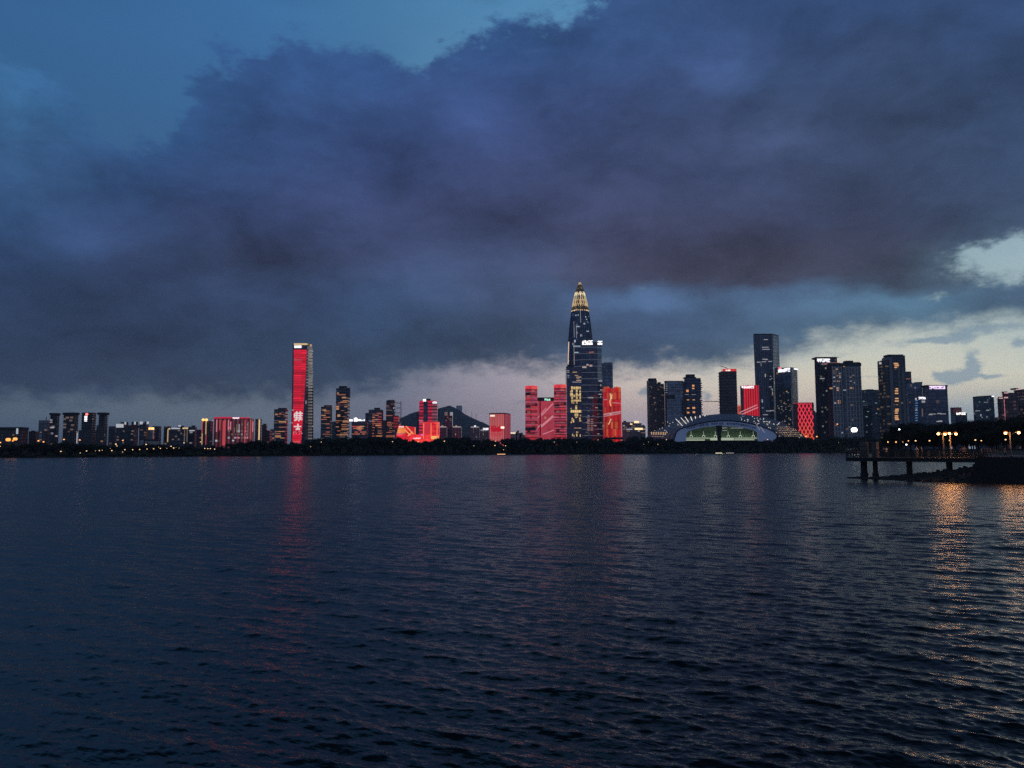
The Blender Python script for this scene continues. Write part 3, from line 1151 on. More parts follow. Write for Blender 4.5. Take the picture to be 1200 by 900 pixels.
t.roof(168.5, 171.5, 494)
t = Tower('apartment_block', 'low grey block under two orange gable lamps', 'apartment block', 174, 181, 502.5, 930, .8)
t.body(F_GREY)
t.panel('gable_lamp', glow('orange_gable_lamp', (1, .5, .16), 2.2), 174.3, 501, 176.3, 503.5)
t.panel('gable_lamp', t.e.children[-1].data.materials[0], 177.2, 501, 180.4, 503.5)
t.strip('light_strip', DIMW, 179.8, 504, 514, .7)
t = Tower('apartment_block', 'plain dark block behind the grey block with orange gable lamps', 'apartment block', 178.5, 189, 499.3, 1020, .8)
t.body(F_RES2)
t = Tower('apartment_block', 'dark block standing before the gold column of the broad white-crowned block', 'apartment block', 191.8, 200.5, 499.5, 1010, .8)
t.body(F_RES2)
t = Tower('apartment_block', 'broad dark block with a white lit crown line, a little peak and a gold column', 'apartment block', 195.5, 217.5, 501.5, 940, .5)
t.body(F_RES2)
t.panel('crown_light', WHITEDIM, 201, 501.4, 211, 502.8, out=.6)
t.roof(207, 213, 499)
t.panel('crown_light', WHITEDIM, 209, 498.2, 211.6, 500, out=.3)
t.strip('light_column', GOLD2, 197, 503, 518, 1.1)
t.panel('crown_light', GOLD, 197.6, 501.8, 199.6, 503.2)
t.rlit(8, [DIMW], (203, 216), (505, 517), (1.6, 3), (1.2, 2))
t = Tower('apartment_block', 'block topped by gold lamps over two dim light columns', 'apartment block', 213.3, 221.5, 501.5, 925, .8)
t.body(F_RES2)
for a, b in ((214.2, 216.6), (217.4, 220)):
    t.panel('crown_light', GOLD, a, 501, b, 502.8)
t.strip('light_column', DIMW, 216.5, 504, 518, .8)
t.strip('light_column', DIMW, 219.5, 504, 518, .8)
t = Tower('apartment_block', 'dark block with one white light line below its roof, next to the curtain-lit block', 'apartment block', 221, 230.5, 500, 935, .8)
t.body(F_RES2)
t.panel('light_strip', WHITEDIM, 222, 504, 228, 505.2)
t.roof(224, 227, 498.6)
t = Tower('apartment_block', 'dim distant block glimpsed before the wing with the two orange globes', 'apartment block', 230, 238, 503.5, 1200, .8)
t.body(F_LOW)
t = Tower('warehouse', 'pale small cube among the waterside trees beside the long pale shed', 'warehouse', 163.5, 168.5, 514.8, 780, .8)
t.body(WHITEW)
t.parapet(ROOFM, .5, .6)
t = Tower('warehouse', 'long pale low shed with a post at its roof edge', 'warehouse', 170, 187, 516, 770, .5)
t.body(WHITEW)
t.mast(176.5, 513.5, .3)
t.panel('door', CONC_DARK, 172, 518.5, 174, 521.5)
t.parapet(ROOFM, .5, .6)

# --- the curtain-lit block with its two wings
RC = led('rose_curtain_lights', (0.60, 0.13, 0.16), (0.34, 0.10, 0.15), .2, .05, .012, 60, .0, 7.5, .55, rowvar=.35, seed=4, base=(.09, .06, .08))
t = Tower('hotel', 'wing with two orange globes on its roof and thin gold light lines', 'hotel', 236.6, 249.5, 493.2, 830, .8)
t.body(RC if False else F_RES)
for x in (238.6, 242.4):
    m_ = MB().ball((t.hit(x, 492).x, -t.d / 2 - 1.0, t.hit(x, 492).z), 1.5, 10)
    m_.build('globe_lamp', glow('orange_globe', (1, .50, .14), 1.9), t.e)
t.strip('light_column', REDS, 237.2, 494, 508, .8)
t.strip('light_column', GOLD2, 237.0, 508, 521, .8)
t.strip('light_column', GOLD2, 241.7, 493.5, 509, .9)
t.strip('light_column', REDS, 241.6, 509, 521, .6)
t = Tower('hotel', 'broad curved block washed in rose curtain lights with a red glowing roof edge', 'hotel', 249.3, 297.6, 490, 840, .45)
n = 18
w, d = t.w / 2, t.d / 2
arc = [(-w + 2 * w * i / n, -d + 3.5 - 3.5 * math.cos((i / n - .5) * math.pi)) for i in range(n + 1)]
poly = arc + [(w, d), (-w, d)]
t.body(RC, poly)
m_ = MB()
for i in range(n):
    (xa, ya), (xb, yb) = arc[i], arc[i + 1]
    m_.prism([(xa, ya - .9), (xb, yb - .9), (xb, yb + .6), (xa, ya + .6)], t.h - .2, t.h + (1.4 if i < 9 else 0.9))
m_.build('roof_edge_light', led('red_roof_line', (1, .02, .08), (.9, .1, .2), .7, .05, .1, 50, 0, seed=2), t.e)
t.sign(273, 489.2, 280.8, 490.7, glow('rose_white_sign', (1, .8, .9), 1.3), 5, out=1.4, seed=9)
m_ = MB()
for px, wd, y0, y1 in ((262.5, 1.7, 493, 522), (264, 1.4, 492, 522)):
    t.strip('light_column', REDL if wd > 2.1 else REDS, px, y0, y1, wd, out=1.2)
for px, mt_, y0, y1 in ((249.6, PINK, 492, 508), (254.3, PINK, 492, 506), (258, REDS, 492, 504), (268, PINK, 492, 504), (270.6, PINK, 494, 504), (287.5, REDS, 492, 519),
                        (291, DIMW, 494, 512), (294, REDS, 492, 514), (296.6, PINK, 494, 506), (280.5, PALE, 497, 507), (275, DIMW, 501, 507), (277.8, DIMW, 497, 507)):
    t.strip('light_column', mt_, px, y0, y1, .75, out=1.0)
t.rlit(34, [PALE, DIMW, DIMW, PINK], (266, 296), (497, 515), (1.2, 2.4), (1.2, 2.4))
t.lit([(253.4, 516.5, 2, 2), (273.2, 516.3, 2, 1.6)], WHITEDIM)
t = Tower('hotel', 'slim dark wing edged by a bright yellow upright light strip', 'hotel', 299, 306.5, 491, 845, .9)
t.body(F_RES2)
t.strip('light_column', GOLD, 304.2, 491.5, 515.5, 1.3, out=.9)
t = Tower('apartment_block', 'dark stepped block beside the yellow-edged wing', 'apartment block', 306.8, 313, 497.6, 900, .9)
t.body(F_RES2)
t.roof(308, 311, 496.5)
t.panel('wing', F_RES2, 312, 504.5, 316, 520, out=.5, thick=10)

# --- towers round the big red screen tower
AMB = led('amber_office_floors', (1.0, .30, .12), (.55, .10, .12), .26, .03, .15, 7.0, .45, 0, .3, seed=6, rowvar=.9, dark=.45, base=(.05, .04, .06), hot=(1, .5, .18), hotfrac=.2, blockw=14)


def amber_tower(label, x0, x1, yt, D, ratio, roofs=(), nlit=14, top=None, mats=None, **k):
    t = Tower('office_tower', label, 'office tower', x0, x1, yt, D, ratio, **k)
    t.body(F_BAND)
    t.ledges(FRAME_D, 20, .5, .8)
    for rr_ in roofs:
        t.roof(*rr_)
    t.rlit(nlit, mats or [WARM, AMBER, AMBER, AMBER, DIMW], (x0 + 1, x1 - 1), (yt + 3, 515), (5, 13), (1.1, 1.9), fh=4.2)
    return t


t = amber_tower('stubby dark amber-floored tower with a flat cap, just before the red screen tower', 321, 337, 479.5, 1500, .8, [(325, 334, 478)], 16)
t.lit([(331, 494.5, 14, 3.5), (324, 485.5, 5, 3), (328.5, 485, 4, 2.6), (325, 511.5, 14, 4)], WARM)
t = Tower('apartment_block', 'dim low rise at the foot of the stubby amber tower', 'apartment block', 316.5, 323, 503, 1300, .8)
t.body(F_BAND)
t.rlit(4, [AMBER, DIMW], (317, 322), (506, 514))

# the tall red tower: inward leaning twisted prism whose front is one big screen
t = Tower('skyscraper', 'tall leaning tower whose whole front is a bright red light screen with white characters', 'skyscraper', 341.2, 366.8, 402.5, 1560, .72, yref=500)


def rp(px, py, dep=0.0):
    p = t.local(at(px, py, 1560 + dep))
    return (p.x, p.y, p.z)


def ring(py, xl, xs0, xs1, xr):
    D1 = 40.0
    z = rp(350, py)[2]
    q = [rp(xl, py), rp(xs0, py), rp(xs1, py), rp(xr, py, 30.0), rp(xr - 1.0, py, 62.0), rp(xl + 2, py, 62.0)]
    return [(a, b, z) for a, b, c in q]


rings = [[(a, b, 0.0) for a, b, c in ring(524, 340.9, 342.0, 357.2, 367.3)], ring(480, 341.8, 343.2, 357.4, 367.2), ring(440, 342.6, 343.9, 358.8, 367.0), ring(402.5, 343.0, 344.0, 360.4, 366.4)]
m_ = MB().loft(rings)
m_.build('body', facade('midnight_glass', (0.05, 0.06, 0.085), (0.022, 0.03, 0.055), 4, 8, .1, .15, .03, strength=.3, seed=31), t.e)
t.h = rp(350, 402.5)[2]


def red_edge(py):
    ys = [402.5, 440, 480, 524]
    return (float(np.interp(py, ys, [344.4, 344.2, 343.4, 342.2])), float(np.interp(py, ys, [359.8, 358.2, 355.6, 352.4])))


m_ = MB()
ny = 34
for i in range(ny):
    ya, yb = 409.5 + (519.5 - 409.5) * i / ny, 409.5 + (519.5 - 409.5) * (i + 1) / ny
    (la, ra), (lb, rb) = red_edge(ya), red_edge(yb)
    A, B, C, Dq = rp(la, ya, -.8), rp(ra, ya, -.8), rp(rb, yb, -.8), rp(lb, yb, -.8)
    A2, B2, C2, D2 = [(q[0], q[1] + .6, q[2]) for q in (A, B, C, Dq)]
    u1 = B[0] - A[0]
    m_.face([Dq, C, B, A], [(0, Dq[2]), (u1, C[2]), (u1, B[2]), (0, A[2])])
    m_.face([C, C2, B2, B])
    m_.face([Dq, A, A2, D2])
    if i == 0:
        m_.face([A, B, B2, A2])
    if i == ny - 1:
        m_.face([Dq, D2, C2, C])
RED_SCREEN = led('red_screen', (1.0, .020, .055), (.70, .014, .038), .82, .03, .06, 4.6, .16, 0, .3, seed=8, rowvar=.55, base=(.05, .01, .02), hot=(1.0, .10, .14), hotfrac=.10, blockw=16)
m_.build('light_screen', RED_SCREEN, t.e)
# bright cap: gold rim, white sign on a dark band
FRONT_OFF = -1.2


def rbox(name, mat, x0, y0, x1, y1, dep=-1.4, th=1.0, mb=None):
    a, b = rp(x0, y0, dep), rp(x1, y1, dep)
    m2 = mb or MB()
    m2.box(min(a[0], b[0]), max(a[0], b[0]), a[1], a[1] + th, min(a[2], b[2]), max(a[2], b[2]))
    if mb is None:
        return m2.build(name, mat, t.e)


rbox('crown_light', GOLD, 344.3, 402.3, 360.0, 404.2)
rbox('sign', WHITES, 344.9, 404.9, 353.0, 407.6)
# side ladder of pale floors
m_ = MB()
for i in range(30):
    y0 = 410 + i * 3.55
    p0, p1 = rp(361.6, y0, 8.0), rp(365.2, y0 + 1.6, 20.0)
    xs = np.interp(y0, [402, 524], [361.4, 361.0])
    a = rp(float(xs), y0, 7.5)
    b = rp(float(xs) + 4.0, y0 + 1.7, 7.5)
    m_.box(a[0], b[0], a[1] - 1.0, a[1] + 6, b[2], a[2])
m_.build('floor_light', led('pale_floors', (.62, .55, .48), (.35, .33, .34), .36, .05, .03, 30, 0, seed=3, rowvar=.8), t.e)
rbox('crown_light', GOLD2, 363.2, 403.5, 365.2, 406, dep=12)
for x, y in ((343.3, 480.5), (342.4, 480.5), (342.2, 495.5), (340.6, 495.5), (366.3, 412), (366.6, 499.5)):
    rbox('edge_lamp', WHITEDIM, x - .5, y - .35, x + .5, y + .35, dep=-1.6 if x < 350 else 22)
# the characters shown on the screen, as rows and columns of white lights
CHARS = glow('white_screen_character', (1.0, .86, .88), .75)


def strokes(lst, name='character', mat=None, dep=-1.9):
    m2 = MB()
    for k, (x0, y0, x1, y1) in enumerate(lst):
        rbox(None, None, x0, y0, x1, y1, dep - .13 * k, .5, m2)
    return m2.build(name, mat or CHARS, t.e)


strokes([(345.3, 483.6, 354.6, 485), (344.6, 486.4, 354.4, 487.7), (345.2, 489, 354, 490.3), (347, 482, 348.4, 492.5), (351, 482, 352.4, 492), (344.4, 485, 345.6, 489),
         (344.9, 491.4, 346.6, 493.4), (349.4, 491.4, 350.8, 493.6), (352.2, 491.2, 354.4, 492.2)])
strokes([(344.4, 499.2, 353, 500.5), (348.2, 496.6, 349.8, 503.6), (346.6, 501.8, 348.2, 504), (350, 501.8, 351.4, 504)])
strokes([(343.8, 505.6, 347, 506.5), (343.6, 506.6, 344.6, 508.8), (346.6, 507, 347.6, 508.6), (349.8, 505.4, 353.2, 506.4), (350.4, 507.6, 351.4, 509), (352.6, 507.2, 354.4, 508.4)], mat=PINK)
t.e['label'] = 'tall leaning tower whose whole front is a bright red light screen with white characters'

t = amber_tower('short amber-floored tower with a flat cap, right after the red screen tower', 376, 389, 476.5, 1550, .9, [(379, 387.5, 474.8)], 16) if False else \
    amber_tower('short amber-floored tower between the red screen tower and the tallest amber tower', 376, 389, 476.5, 1550, .9, [(379, 387.5, 474.8)], 16)
t.lit([(380, 480.3, 8, 3), (379, 487, 9, 2.5)], WARM)
t = amber_tower('tallest amber-floored tower with a stepped dark cap and a bluish corner', 393.5, 409.8, 455, 1620, .85, [(396.5, 405, 452.3)], 30)
t.panel('corner_bay', SLATE, 405.5, 454.5, 410, 466, out=.5, thick=6)
t.lit([(395.6, 478, 6, 8), (397, 487, 6, 5), (396, 460.5, 4, 3), (404, 466, 12, 2.6), (403, 471, 14, 2.6), (405, 493.6, 12, 3), (404, 503, 14, 3), (403, 509.5, 16, 3)], WARM)
t = Tower('apartment_block', 'dim slab at the foot of the tallest amber tower', 'apartment block', 389, 396, 494, 1640, .7)
t.body(F_OFF)
t = Tower('office_block', 'low dark block with red edge windows below a bright white roof sign', 'office block', 412, 431.5, 494.5, 1480, .6)
t.body(F_BAND)
t.rlit(18, [REDS, AMBER, AMBER, WARM], (413, 430), (497, 513), (4, 9), (1.4, 2.4))
t.lit([(421, 501.5, 10, 6)], WARM)
t.roof(409.5, 428, 492.4)
m_ = MB()
for x0, x1, y0, y1 in ((409.4, 413.4, 491.5, 493.8), (414.8, 419, 490, 494), (416, 418, 489.2, 490), (419.4, 423, 491.3, 493.4), (423.5, 425, 492, 493.4), (426, 427.6, 491.6, 493.4)):
    a, b = t.hit(x0, y0), t.hit(x1, y1)
    m_.box(a.x, b.x, -t.d / 2 - 1.2, -t.d / 2 - .4, b.z, a.z)
m_.build('sign', WHITES, t.e)
t = amber_tower('stepped red-floored dark tower between the white roof sign and the bare lattice tower', 432, 449, 480, 1560, .8, [(438, 444, 477.8)], 14)
t.panel('wing', F_BAND, 431.6, 484, 436, 520, out=1.0, thick=14)
for y in (485.5, 488.5, 491.6, 494.5, 498, 501, 504.5, 508, 511):
    t.lit([(435 + (y % 2), y, 11, 1.7), (445, y, 8, 1.6)], REDS if y < 500 else AMBER)
t.lit([(443, 498.5, 10, 2.4), (436, 493, 6, 2.6), (444, 511, 12, 2)], WARM)
t = Tower('office_block', 'plain slate slab peering over the white roof sign', 'office block', 428, 436, 485, 1800, .7)
t.body(SLATE)
t.parapet()
t = Tower('office_block', 'dim slab between the stepped red-floored tower and the tower with the bare lattice side', 'office block', 448.5, 455, 493.6, 1750, .7)
t.body(SLATE)
t.parapet()
t = amber_tower('dark glass tower with a bare open lattice along one side', 452.4, 463, 469.3, 1600, .9, [(454, 462, 468.6)], 6)
t.lit([(456, 487, 14, 1.5), (457.5, 496, 14, 2), (456.5, 498, 10, 2), (459, 505, 12, 1.8), (457.5, 511.2, 18, 4)], AMBER)
t.lit([(461.3, 478.2, 2, 2)], WHITEDIM)
m_ = MB()
xa, xb = t.w / 2 + .1, t.w / 2 + 7.3 / F * 1600
for i in range(15):
    z = t.zat(471 + i * 2.9)
    m_.tube((xa, -t.d / 2 + 1, z), (xb, -t.d / 2 + 1, z + (3 if i % 2 else -2)), .38, .38, 4)
    m_.tube((xb, -t.d / 2 + 1, z), (xb, t.d / 2 - 1, z), .3, .3, 4)
m_.tube((xb, -t.d / 2 + 1, 0), (xb, -t.d / 2 + 1, t.zat(470)), .35, .35, 4)
m_.tube((xb, t.d / 2 - 1, 0), (xb, t.d / 2 - 1, t.zat(470)), .35, .35, 4)
m_.build('lattice', plain('bare_scaffold_steel', (.30, .28, .25), .6), t.e)
t.panel('wing', led('dull_red_floors', (.8, .06, .08), (.45, .05, .07), .4, .04, .1, 6, .4, seed=21, rowvar=.8, dark=.2), 461.5, 487, 467, 502, out=1.2, thick=12)
t = Tower('office_block', 'low dark block with amber windows tucked under the bare lattice', 'office block', 466, 470, 494.5, 1500, .9)
t.body(F_BAND)
t.rlit(3, [AMBER], (466.5, 469.5), (497, 503))

# --- the fiery red shopping complex and its tower
HOT = led('hot_red_screen', (1.0, .02, .05), (1.0, .06, .05), .9, .06, .06, 11, .06, 0, .3, seed=12, rowvar=.5, base=(.1, .02, .02), hot=(1, .30, .08), hotfrac=.13, blockw=9)
HOT2 = led('hot_red_screen_floor', (1.0, .025, .05), (1.0, .07, .05), .92, .05, .08, 8, .06, 0, .3, seed=14, rowvar=.5, base=(.1, .02, .02), hot=(1, .30, .08), hotfrac=.09, blockw=12)
t = Tower('shopping_centre', 'glowing red wedge-roofed screen hall with a white lit name board', 'shopping centre', 464.5, 487, 498.5, 1420, .6)
m_ = MB()
zt, zr = t.zat(498.8), t.zat(500.5)
w, d = t.w / 2, t.d / 2
zb = t.zat(510)
zb2 = t.zat(521)
m_.face([(-w, -d, zb2), (w, -d, zb2), (w, -d, zr), (-w * .74, -d, zt), (-w, -d, zb)], [(-w, zb2), (w, zb2), (w, zr), (-w * .74, zt), (-w, zb)])
m_.face([(-w, d, zb2), (-w, d, zb), (-w * .74, d, zt), (w, d, zr), (w, d, zb2)])
m_.face([(w, -d, zb2), (w, d, zb2), (w, d, zr), (w, -d, zr)])
m_.face([(-w, d, zb2), (-w, -d, zb2), (-w, -d, zb), (-w, d, zb)])
m_.face([(-w * .74, -d, zt), (w, -d, zr), (w, d, zr), (-w * .74, d, zt)], None, 1)
m_.face([(-w, -d, zb), (-w * .74, -d, zt), (-w * .74, d, zt), (-w, d, zb)], None, 1)
m_.build('body', [HOT, ROOFM], t.e)
t.sign(467.3, 499.3, 473.2, 500.9, glow('rose_name_board', (1, .72, .76), 1.3), 4, out=.8, seed=3)
m_ = MB()
for (x0, y0), (x1, y1) in (((476, 499.5), (484.5, 508.5)), ((474.5, 504), (481, 510)), ((483.5, 506), (478, 511))):
    a, b = t.hit(x0, y0), t.hit(x1, y1)
    m_.tube((a.x, -d - .8, a.z), (b.x, -d - .8, b.z), .9, .9, 4)
m_.build('light_streak', glow('orange_streak', (1, .38, .12), .95), t.e)
t.sign(464.8, 507.5, 472, 509.5, PINK, 5, out=.9, seed=5)
t = Tower('shopping_centre', 'low red glowing link hall with violet and white lights along its foot', 'shopping centre', 484, 508, 509, 1380, .5)
t.body(HOT2)
t.sign(484.5, 512.8, 493, 514.4, glow('rose_white_foot_light', (1, .75, .85), 1.1), 5, out=.8, seed=15)
t.panel('screen', glow('violet_screen', (.8, .15, 1.0), 1.0), 493.6, 508.8, 496, 510.4, out=.8)
t = Tower('shopping_centre', 'tall red glowing screen cube at the foot of the red striped tower', 'shopping centre', 495.5, 515.2, 494.5, 1370, .8)
t.body(HOT2)
m_ = MB()
for x in (496.5, 505.2, 512.3):
    a, b = t.hit(x, 496), t.hit(x, 514)
    m_.box(a.x - .7, a.x + .7, -t.d / 2 - .7, -t.d / 2 - .1, b.z, a.z)
m_.build('light_column', glow('orange_red_line', (1, .22, .08), 1.0), t.e)
t.panel('screen', glow('yellow_screen', (1, .50, .12), 1.0), 505.5, 511, 514, 514.6, out=.6)
t.panel('screen', glow('deep_red_screen', (.8, .015, .04), .7), 497.5, 497, 504, 507, out=.5)
t = Tower('office_tower', 'red striped tower with a dark glass middle, behind the red screen cube', 'office tower', 491.2, 512.3, 469.5, 1560, .8)
t.body(led('red_striped_floors', (1, .03, .09), (.7, .03, .10), .60, .03, .05, 6.4, .42, seed=17, rowvar=.6, base=(.05, .03, .05)))
t.panel('glass_core', F_OFF2, 496.4, 470.5, 501.4, 494, out=.8, thick=4)
t.panel('corner_bay', led('pink_striped_floors', (.75, .20, .26), (.5, .16, .24), .34, .03, .05, 6.4, .42, seed=18, rowvar=.5), 506.5, 470.5, 512.4, 494, out=.6, thick=8)
t.roof(496, 503.5, 467.2)
t.lit([(497.5, 469, 6, 5)], WHITES)
t.lit([(499, 472, 6, 4)], DIMW)
t.sign(506.8, 470.6, 512.2, 472.8, WHITES, 4, out=1.2, seed=7)
t.lit([(499.7, 483, 4, 10), (498.8, 487, 4, 6)], GOLD2)
t.lit([(493, 492.5, 8, 1.6), (494, 494.8, 9, 1.6)], PINK)
t = Tower('office_block', 'slate slab half hidden by the red striped tower', 'office block', 488.5, 496, 487, 1800, .7)
t.body(SLATE)
t.parapet()

# --- flats below the hill
t = Tower('apartment_tower', 'dark tower with two lit boxes at its roof corners, below the hill top', 'apartment tower', 521, 530.6, 484.5, 1750, .8)
t.body(F_OFF)
t.panel('corner_light', DIMW, 521, 482.8, 524.6, 487, out=1.2, label='tawny lit roof corner box')
t.panel('corner_light', PALE, 527.4, 483, 530.8, 487, out=1.2, label='greyish lit roof corner box')
t.strip('light_strip', PALE, 530.3, 487, 512, .8)
t.rlit(6, [DIMW], (522, 529), (489, 505), (2, 4))
PALES = 'pale blocks of flats below the hill'
for x0, x1, yt, lab, pl in ((514.5, 524, 500, 'pale block of flats with a gold lit hut, beside the red screen cube', (517, 520, 498.2)),
                            (529.8, 541.2, 500, 'pale block of flats with a gold hut, next to the tower with lit roof corners', (533.5, 537, 497.8)),
                            (550.8, 562, 500.2, 'pale block of flats standing alone under the hill slope, with a white roof lamp', (555.5, 558, 497.8)),
                            (562.3, 573, 503.8, 'pale block of flats with a violet white roof line, beside the rose red box', (569, 572.8, 501))):
    t = Tower('apartment_block', lab, 'apartment block', x0, x1, yt, 1650, .7, group=PALES)
    t.body(F_PALE)
    m_ = MB()
    for k in (-.34, 0.02, .36):
        m_.box(t.w * k - 2, t.w * k + 2, -t.d / 2 - 2.2, -t.d / 2 + .2, 0, t.h * .985)
    m_.build('bay', plain('grey_render', (.22, .22, .24), .8, .2, .05), t.e)
    t.roof(*pl, mat=ROOFM)
    t.panel('crown_light', PALE, x0 + 1, yt - .3, x1 - 1, yt + .9, out=2.6)
    t.lit([(pl[0] + 1.2, yt - .9, 4, 2)], WHITES if x0 > 545 else WARM)
t.sign(565.8, 501.6, 572.6, 503.4, WHITES, 4, out=1.6, seed=4)

# --- rose box
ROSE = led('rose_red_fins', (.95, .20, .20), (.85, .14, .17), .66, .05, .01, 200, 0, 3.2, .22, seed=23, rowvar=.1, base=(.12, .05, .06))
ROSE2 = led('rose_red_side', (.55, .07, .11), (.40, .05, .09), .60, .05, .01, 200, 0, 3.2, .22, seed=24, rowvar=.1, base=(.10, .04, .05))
t = Tower('office_block', 'rose red fin-clad box with a deep red picture and a pale sign on its front', 'office block', 573.5, 598, 485, 1450, 1.3, yaw=-17)
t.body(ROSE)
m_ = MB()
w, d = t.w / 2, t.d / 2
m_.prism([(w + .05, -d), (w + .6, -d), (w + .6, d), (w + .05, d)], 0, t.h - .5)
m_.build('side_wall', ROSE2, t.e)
t.parapet(plain('plum_cladding', (.10, .04, .06), .5), 1.0, 1.5)
t.panel('sign', glow('cream_sign', (1, .82, .62), 1.15), 574.6, 486.3, 579.8, 488.1, out=.8)
DEEP = glow('deep_red_picture', (.56, .01, .03), .8, (.2, .02, .03))
m_ = MB()
for k, (x0, y0, x1, y1) in enumerate(((575.2, 499.5, 577.4, 506.5), (576, 498.6, 580, 500.6), (576.6, 501, 579.6, 505), (579.4, 499, 582.6, 506.4), (581.8, 500, 585.6, 506.6), (584.8, 498.8, 588.2, 506),
                                       (587, 499.6, 589, 505), (577.8, 504.4, 580, 506.8))):
    a, b = t.hit(x0, y0), t.hit(x1, y1)
    cx_, cz = (a.x + b.x) / 2, (a.z + b.z) / 2
    rx, rz_ = abs(b.x - a.x) / 2, abs(a.z - b.z) / 2
    pl = [(cx_ + rx * math.cos(q) * (1 + .18 * math.sin(3 * q + k)), cz + rz_ * math.sin(q) * (1 + .15 * math.sin(4 * q + 2 * k))) for q in [2 * math.pi * i / 14 for i in range(14)]]
    yq = -t.d / 2 - .5 - .06 * k
    ra = [(x, yq, z) for x, z in pl]
    rb = [(x, -t.d / 2 - .05, z) for x, z in pl]
    m_.loft([rb, ra])
m_.build('picture', DEEP, t.e)
t.sign(575, 507.8, 588.4, 509, DEEP, 8, out=.6, seed=21, name='lettering')
t.sign(576.5, 510.2, 587, 511, DEEP, 7, out=.6, seed=22, name='lettering')
t.panel('lamp', glow('cream_lamp', (1, .85, .6), 2.0), 587.2, 500, 591, 502, out=1.6)

# --- low rise between the rose box and the twin towers
for i, (x0, x1, yt, lab) in enumerate(((598.2, 606, 507.5, 'low block with a cream lit roof edge beside the rose red box'), (604.5, 611, 506, 'low dark block with two roof huts before the twin red towers'),
                                       (609, 616, 508.5, 'low dark block touching the foot of the twin red towers'))):
    t = Tower('office_block', lab, 'office block', x0, x1, yt, 1700, .7)
    t.body(F_GREY)
    t.roof(x0 + 1.5, x0 + 3.5, yt - 1.6)
    if i == 0:
        t.panel('crown_light', glow('cream_roof_light', (1, .85, .6), 1.0), 598.4, 506.6, 604, 508.3, out=.8)
    else:
        t.panel('crown_light', PALE, x1 - 3, yt + .3, x1, yt + 1.2, out=.8)

# --- twin round red towers with a lower hall between
RND = led('red_round_floors', (.95, .06, .08), (.50, .07, .15), .5, .02, .05, 5.6, .34, seed=31, rowvar=.9, dark=.10, base=(.06, .03, .06), hot=(1, .2, .2), hotfrac=.16, blockw=11)


def round_tower(label, x0, x1, yt, D):
    t = Tower('office_tower', label, 'office tower', x0, x1, yt + 1, D, 1.0, group=None)
    r = t.w / 2
    poly = [(r * math.cos(q) * 1.0, r * math.sin(q)) for q in [2 * math.pi * i / 32 - math.pi / 2 for i in range(32)]]
    t.body(RND, poly)
    zc = t.zat(yt + 4.4)
    m_ = MB()
    m_.prism([(x * 1.012, y * 1.012) for x, y in poly], zc, t.h + 1.2)
    m_.build('crown', led('bright_red_crown', (1, .04, .07), (1, .16, .12), .72, .03, .05, 50, 0, seed=33, rowvar=.2), t.e)
    m_ = MB()
    for k in range(9):
        z = t.zat(yt + 8 + k * 6.3)
        m_.prism([(x * 1.02, y * 1.02) for x, y in poly], z, z + .7)
    m_.build('light_ring', glow('rose_light_ring', (.9, .28, .34), .55), t.e)
    return t


t = round_tower('round red lit tower, shorter of the twins, with a dark square near its top', 615.4, 630.2, 451.5, 1620)
m_ = MB()
a, b = t.hit(616, 459.8), t.hit(622, 463)
m_.box(a.x, b.x, -t.d / 2 - .5, -t.d / 2 + 5, b.z, a.z)
m_.box(t.hit(615.6, 502).x, t.hit(628, 502).x, -t.d / 2 - .4, -t.d / 2 + 6, t.zat(504.5), t.zat(501))
m_.build('dark_floor', FRAME_D, t.e)
t = round_tower('round red lit tower, taller of the twins, close to the dark bamboo-shoot skyscraper', 648.8, 664.5, 450, 1600)
t = Tower('office_block', 'red lit hall with slanting beams and a green-white sign between the round red twins', 'office block', 627.5, 650.5, 466, 1700, .6)
t.body(led('slanted_red_hall', (.78, .07, .11), (.55, .07, .12), .55, .06, .06, 40, 0, seed=35, rowvar=.3, base=(.06, .03, .04)))
m_ = MB()
for (x0, y0), (x1, y1), rr_ in (((634.5, 487), (648, 473), 1.3), ((634, 500), (648.5, 487.5), 2.4), ((630, 490), (640, 478), .8), ((629.5, 502), (634, 497), 1.2), ((636, 509), (649, 504), 1.0)):
    a, b = t.hit(x0, y0), t.hit(x1, y1)
    m_.tube((a.x, -t.d / 2 - .6, a.z), (b.x, -t.d / 2 - .6, b.z), rr_, rr_, 4)
m_.build('light_beam', glow('pink_beam', (.95, .34, .40), .6), t.e)
t.panel('mullion', FRAME_D, 632.2, 466, 633.8, 511, out=1.6, thick=1.5)
t.panel('roof_band', FRAME_D, 627.8, 465.8, 650.4, 470, out=1.0, thick=2)
t.sign(638, 467, 645, 469.6, GREENS, 3, out=1.8, seed=8)
t.lit([(639, 489.5, 3.5, 4.5)], WARM)
t.strip('light_strip', REDL, 634.6, 476, 510, .8, out=1.0)

# --- the bamboo-shoot skyscraper
DT = 1790.0
base = at(682.8, 515, DT)
t = thing('skyscraper', 'tallest bullet-shaped dark tower with a glowing gold lattice tip', 'skyscraper', (base.x, DT + 31, GZ))
prof = [(330.5, .25), (333, 1.6), (338, 3.7), (345, 5.9), (355, 8.2), (365, 10.0), (380, 12.2), (400, 14.1), (430, 15.4), (470, 15.6), (524, 14.6)]
mpp = DT / F


def bz(py):
    return at(682.8, py, DT + 31).z - GZ


def brad(py):
    return float(np.interp(py, [p[0] for p in prof], [p[1] for p in prof])) * (DT + 31) / F


def bring(py, sc=1.0, n=40):
    r_ = brad(py) * sc
    z = bz(py)
    return [(r_ * math.cos(q), r_ * math.sin(q), z) for q in [2 * math.pi * i / n for i in range(n)]]


